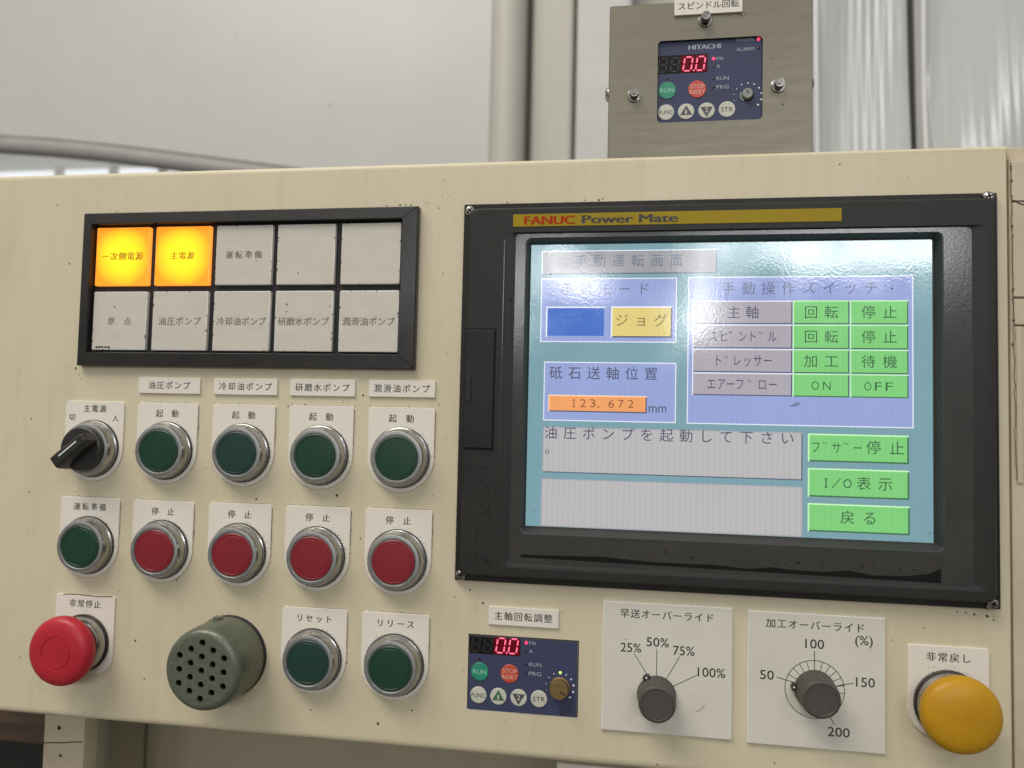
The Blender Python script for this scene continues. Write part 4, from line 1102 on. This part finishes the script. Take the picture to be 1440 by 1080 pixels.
box('mode_box', 15.5, -59.5, 90.3, -23.7, 'l_blue', both=True, texts=[TX('手動モード', 30.1, 72.3, -53.2, 7.3, 'l_ink_faint')])
box('blank_key', 18.6, -43.6, 51.7, -26.4, 'l_key_blue', lvl=2, lw=.8, light='l_white', shade='l_blue')
box('jog_key', 54.7, -43.7, 88.0, -26.4, 'l_yellow', lvl=2, lw=.8, texts=[TX('ジョグ', 60.7, 81.7, -35.8, 7.6, 'l_ink_yellow')])
box('position_box', 18.1, -12.7, 90.5, 20.1, 'l_blue', both=True, texts=[TX('砥石送軸位置', 24.9, 77.0, -6.4, 7.6), LT('mm', 76.0, 85.4, 12.0, 5.0)])
box('position_readout', 20.8, 5.7, 74.9, 15.1, 'l_orange', light='l_orange_light', lvl=2, lw=.7, texts=[LS('23', 40.2, 5.28, 10.2, 'l_ink_orange'), (lambda b, h: (b.line([(35.1, 8.0), (35.1, 12.3)], .5, h, 'l_ink_orange'), b.line([(34.2, 12.3), (36.0, 12.3)], .4, h + .01, 'l_ink_orange'), b.line([(34.2, 8.9), (35.0, 8.1)], .4, h + .01, 'l_ink_orange'))), LS('672', 55.7, 5.28, 10.2, 'l_ink_orange'), (lambda b, h: b.disc(48.6, 12.2, .5, h, 'l_ink_orange', 10))])
box('message_box', 18.2, 23.6, 156.3, 48.8, 'l_gray', light='l_row', texts=[TX('油圧ポンプを起動して下さい', 22.7, 148.6, 27.0, 7.5, bold=0), (lambda b, h: b.ring(20.8, 37.4, .75, 1.15, h, 'l_ink', 20))])
box('message_box', 17.9, 52.2, 156.3, 78.4, 'l_gray', light='l_row', shade='l_row')
box('switch_box', 96.3, -59.8, 211.4, 20.2, 'l_blue', both=True, texts=[TX('手動操作スイッチ', 117.6, 190.6, -53.2, 7.5, 'l_ink_faint'), (lambda b, h: b.disc(201, -53, .6, h, 'l_ink', 10))])
rows = [-46.7, -33.75, -20.6, -7.65, 4.9]
half = {0: [('主', 120.5), ('軸', 130.2)], 1: [('ス', 109.9), ('ヒ', 115.4), ('ン', 125.2), ('ト', 130.3), ('ル', 140.6)], 2: [('ト', 112.4), ('レ', 122.4), ('ッ', 127.8), ('サ', 133.2), ('ー', 138.4)],
        3: [('エ', 109.1), ('ア', 114.3), ('ー', 119.1), ('フ', 124.0), ('ロ', 135.6), ('ー', 141.0)]}
marks = {1: [('o', 119.4), ('d', 134.4)], 2: [('d', 116.2)], 3: [('d', 128.4)]}
cells = [('回転', '停止'), ('回転', '停止'), ('加工', '待機'), ('ON', 'OFF')]
for i in range(4):
    y0, y1 = rows[i], rows[i + 1] - .25; cy = (y0 + y1) / 2 + .1
    def rowtext(b, h, i=i, cy=cy):
        for c, x in half[i]:
            if i == 0: b.ch(c, x, cy, 7.4, h, 'l_ink', -.002)
            else: b.ch(c, x, cy, 6.9, h, 'l_ink', .0, sx=.72)
        for m, x in marks.get(i, []):
            if m == 'd': DK(b, h, x, cy, 'l_ink')
            else: b.ring(x - .6, cy - 2.3, .4, .7, h, 'l_ink', 14)
    box('row_title', 98.9, y0, 150.9, y1, 'l_row', lvl=2, lw=.6, texts=[rowtext])
    a, c = cells[i]
    for (xa, xb, w, p) in ((151.1, 179.7, a, (160.4, 170.7)), (180.0, 208.9, c, (189.3, 199.9))):
        tx = [TX(w, p[0], p[1], cy, 7.4, 'l_ink_green', .0)] if len(w) == 2 and w != 'ON' else ([LS('ON', 162.6, 5.9, cy + .1, 'l_ink_green', 1.9)] if w == 'ON' else [LS('OFF', 188.9, 5.3, cy + .1, 'l_ink_green', 1.75)])
        box('soft_key', xa, y0, xb, y1, 'l_green', 'l_green_light', 'l_green_shade', lvl=2, lw=.6, texts=tx)
def bz(b, h):
    for c, x in (('フ', 163.0), ('サ', 173.4), ('ー', 184.0)): b.ch(c, x, 31.2, 6.9, h, 'l_ink_green', .0, sx=.72)
    DK(b, h, 167.2, 31, 'l_ink_green'); DK(b, h, 177.8, 31, 'l_ink_green')
    b.ch('停', 191.8, 30.8, 7.6, h, 'l_ink_green', .0); b.ch('止', 203.2, 30.8, 7.6, h, 'l_ink_green', .0)
def io(b, h):
    b.text('I', 167.9, 168.5, 49.7, 4.6, h, 'l_ink_green'); b.line([(167.2, 47.5), (169.2, 47.5)], .4, h, 'l_ink_green'); b.line([(167.2, 51.9), (169.2, 51.9)], .4, h, 'l_ink_green')
    b.line([(171.2, 52.2), (175.4, 47.2)], .45, h, 'l_ink_green'); b.text('O', 176.8, 181.0, 49.7, 4.6, h, 'l_ink_green')
    b.ch('表', 187.0, 49.6, 7.6, h, 'l_ink_green'); b.ch('示', 197.6, 49.6, 7.6, h, 'l_ink_green')
box('soft_key', 159.0, 24.0, 209.0, 38.7, 'l_green', 'l_green_light', 'l_green_shade', lvl=2, lw=.8, texts=[bz])
box('soft_key', 159.0, 42.1, 209.1, 57.1, 'l_green', 'l_green_light', 'l_green_shade', lvl=2, lw=.8, texts=[io])
box('soft_key', 159.0, 60.5, 209.3, 75.2, 'l_green', 'l_green_light', 'l_green_shade', lvl=2, lw=.8, texts=[TX('戻る', 178.9, 189.9, 67.4, 7.6, 'l_ink_green', 0)])
# scratch on the film
b = MB(OX, OY, 0); b.line([(150, 10.0), (152.5, 8.4), (155, 8.0)], .5, L0 + .3, 'l_shade'); b.line([(151.5, 9.6), (154.5, 9.0)], .5, L0 + .3, 'l_shade'); 
b.build('scuff', screen)
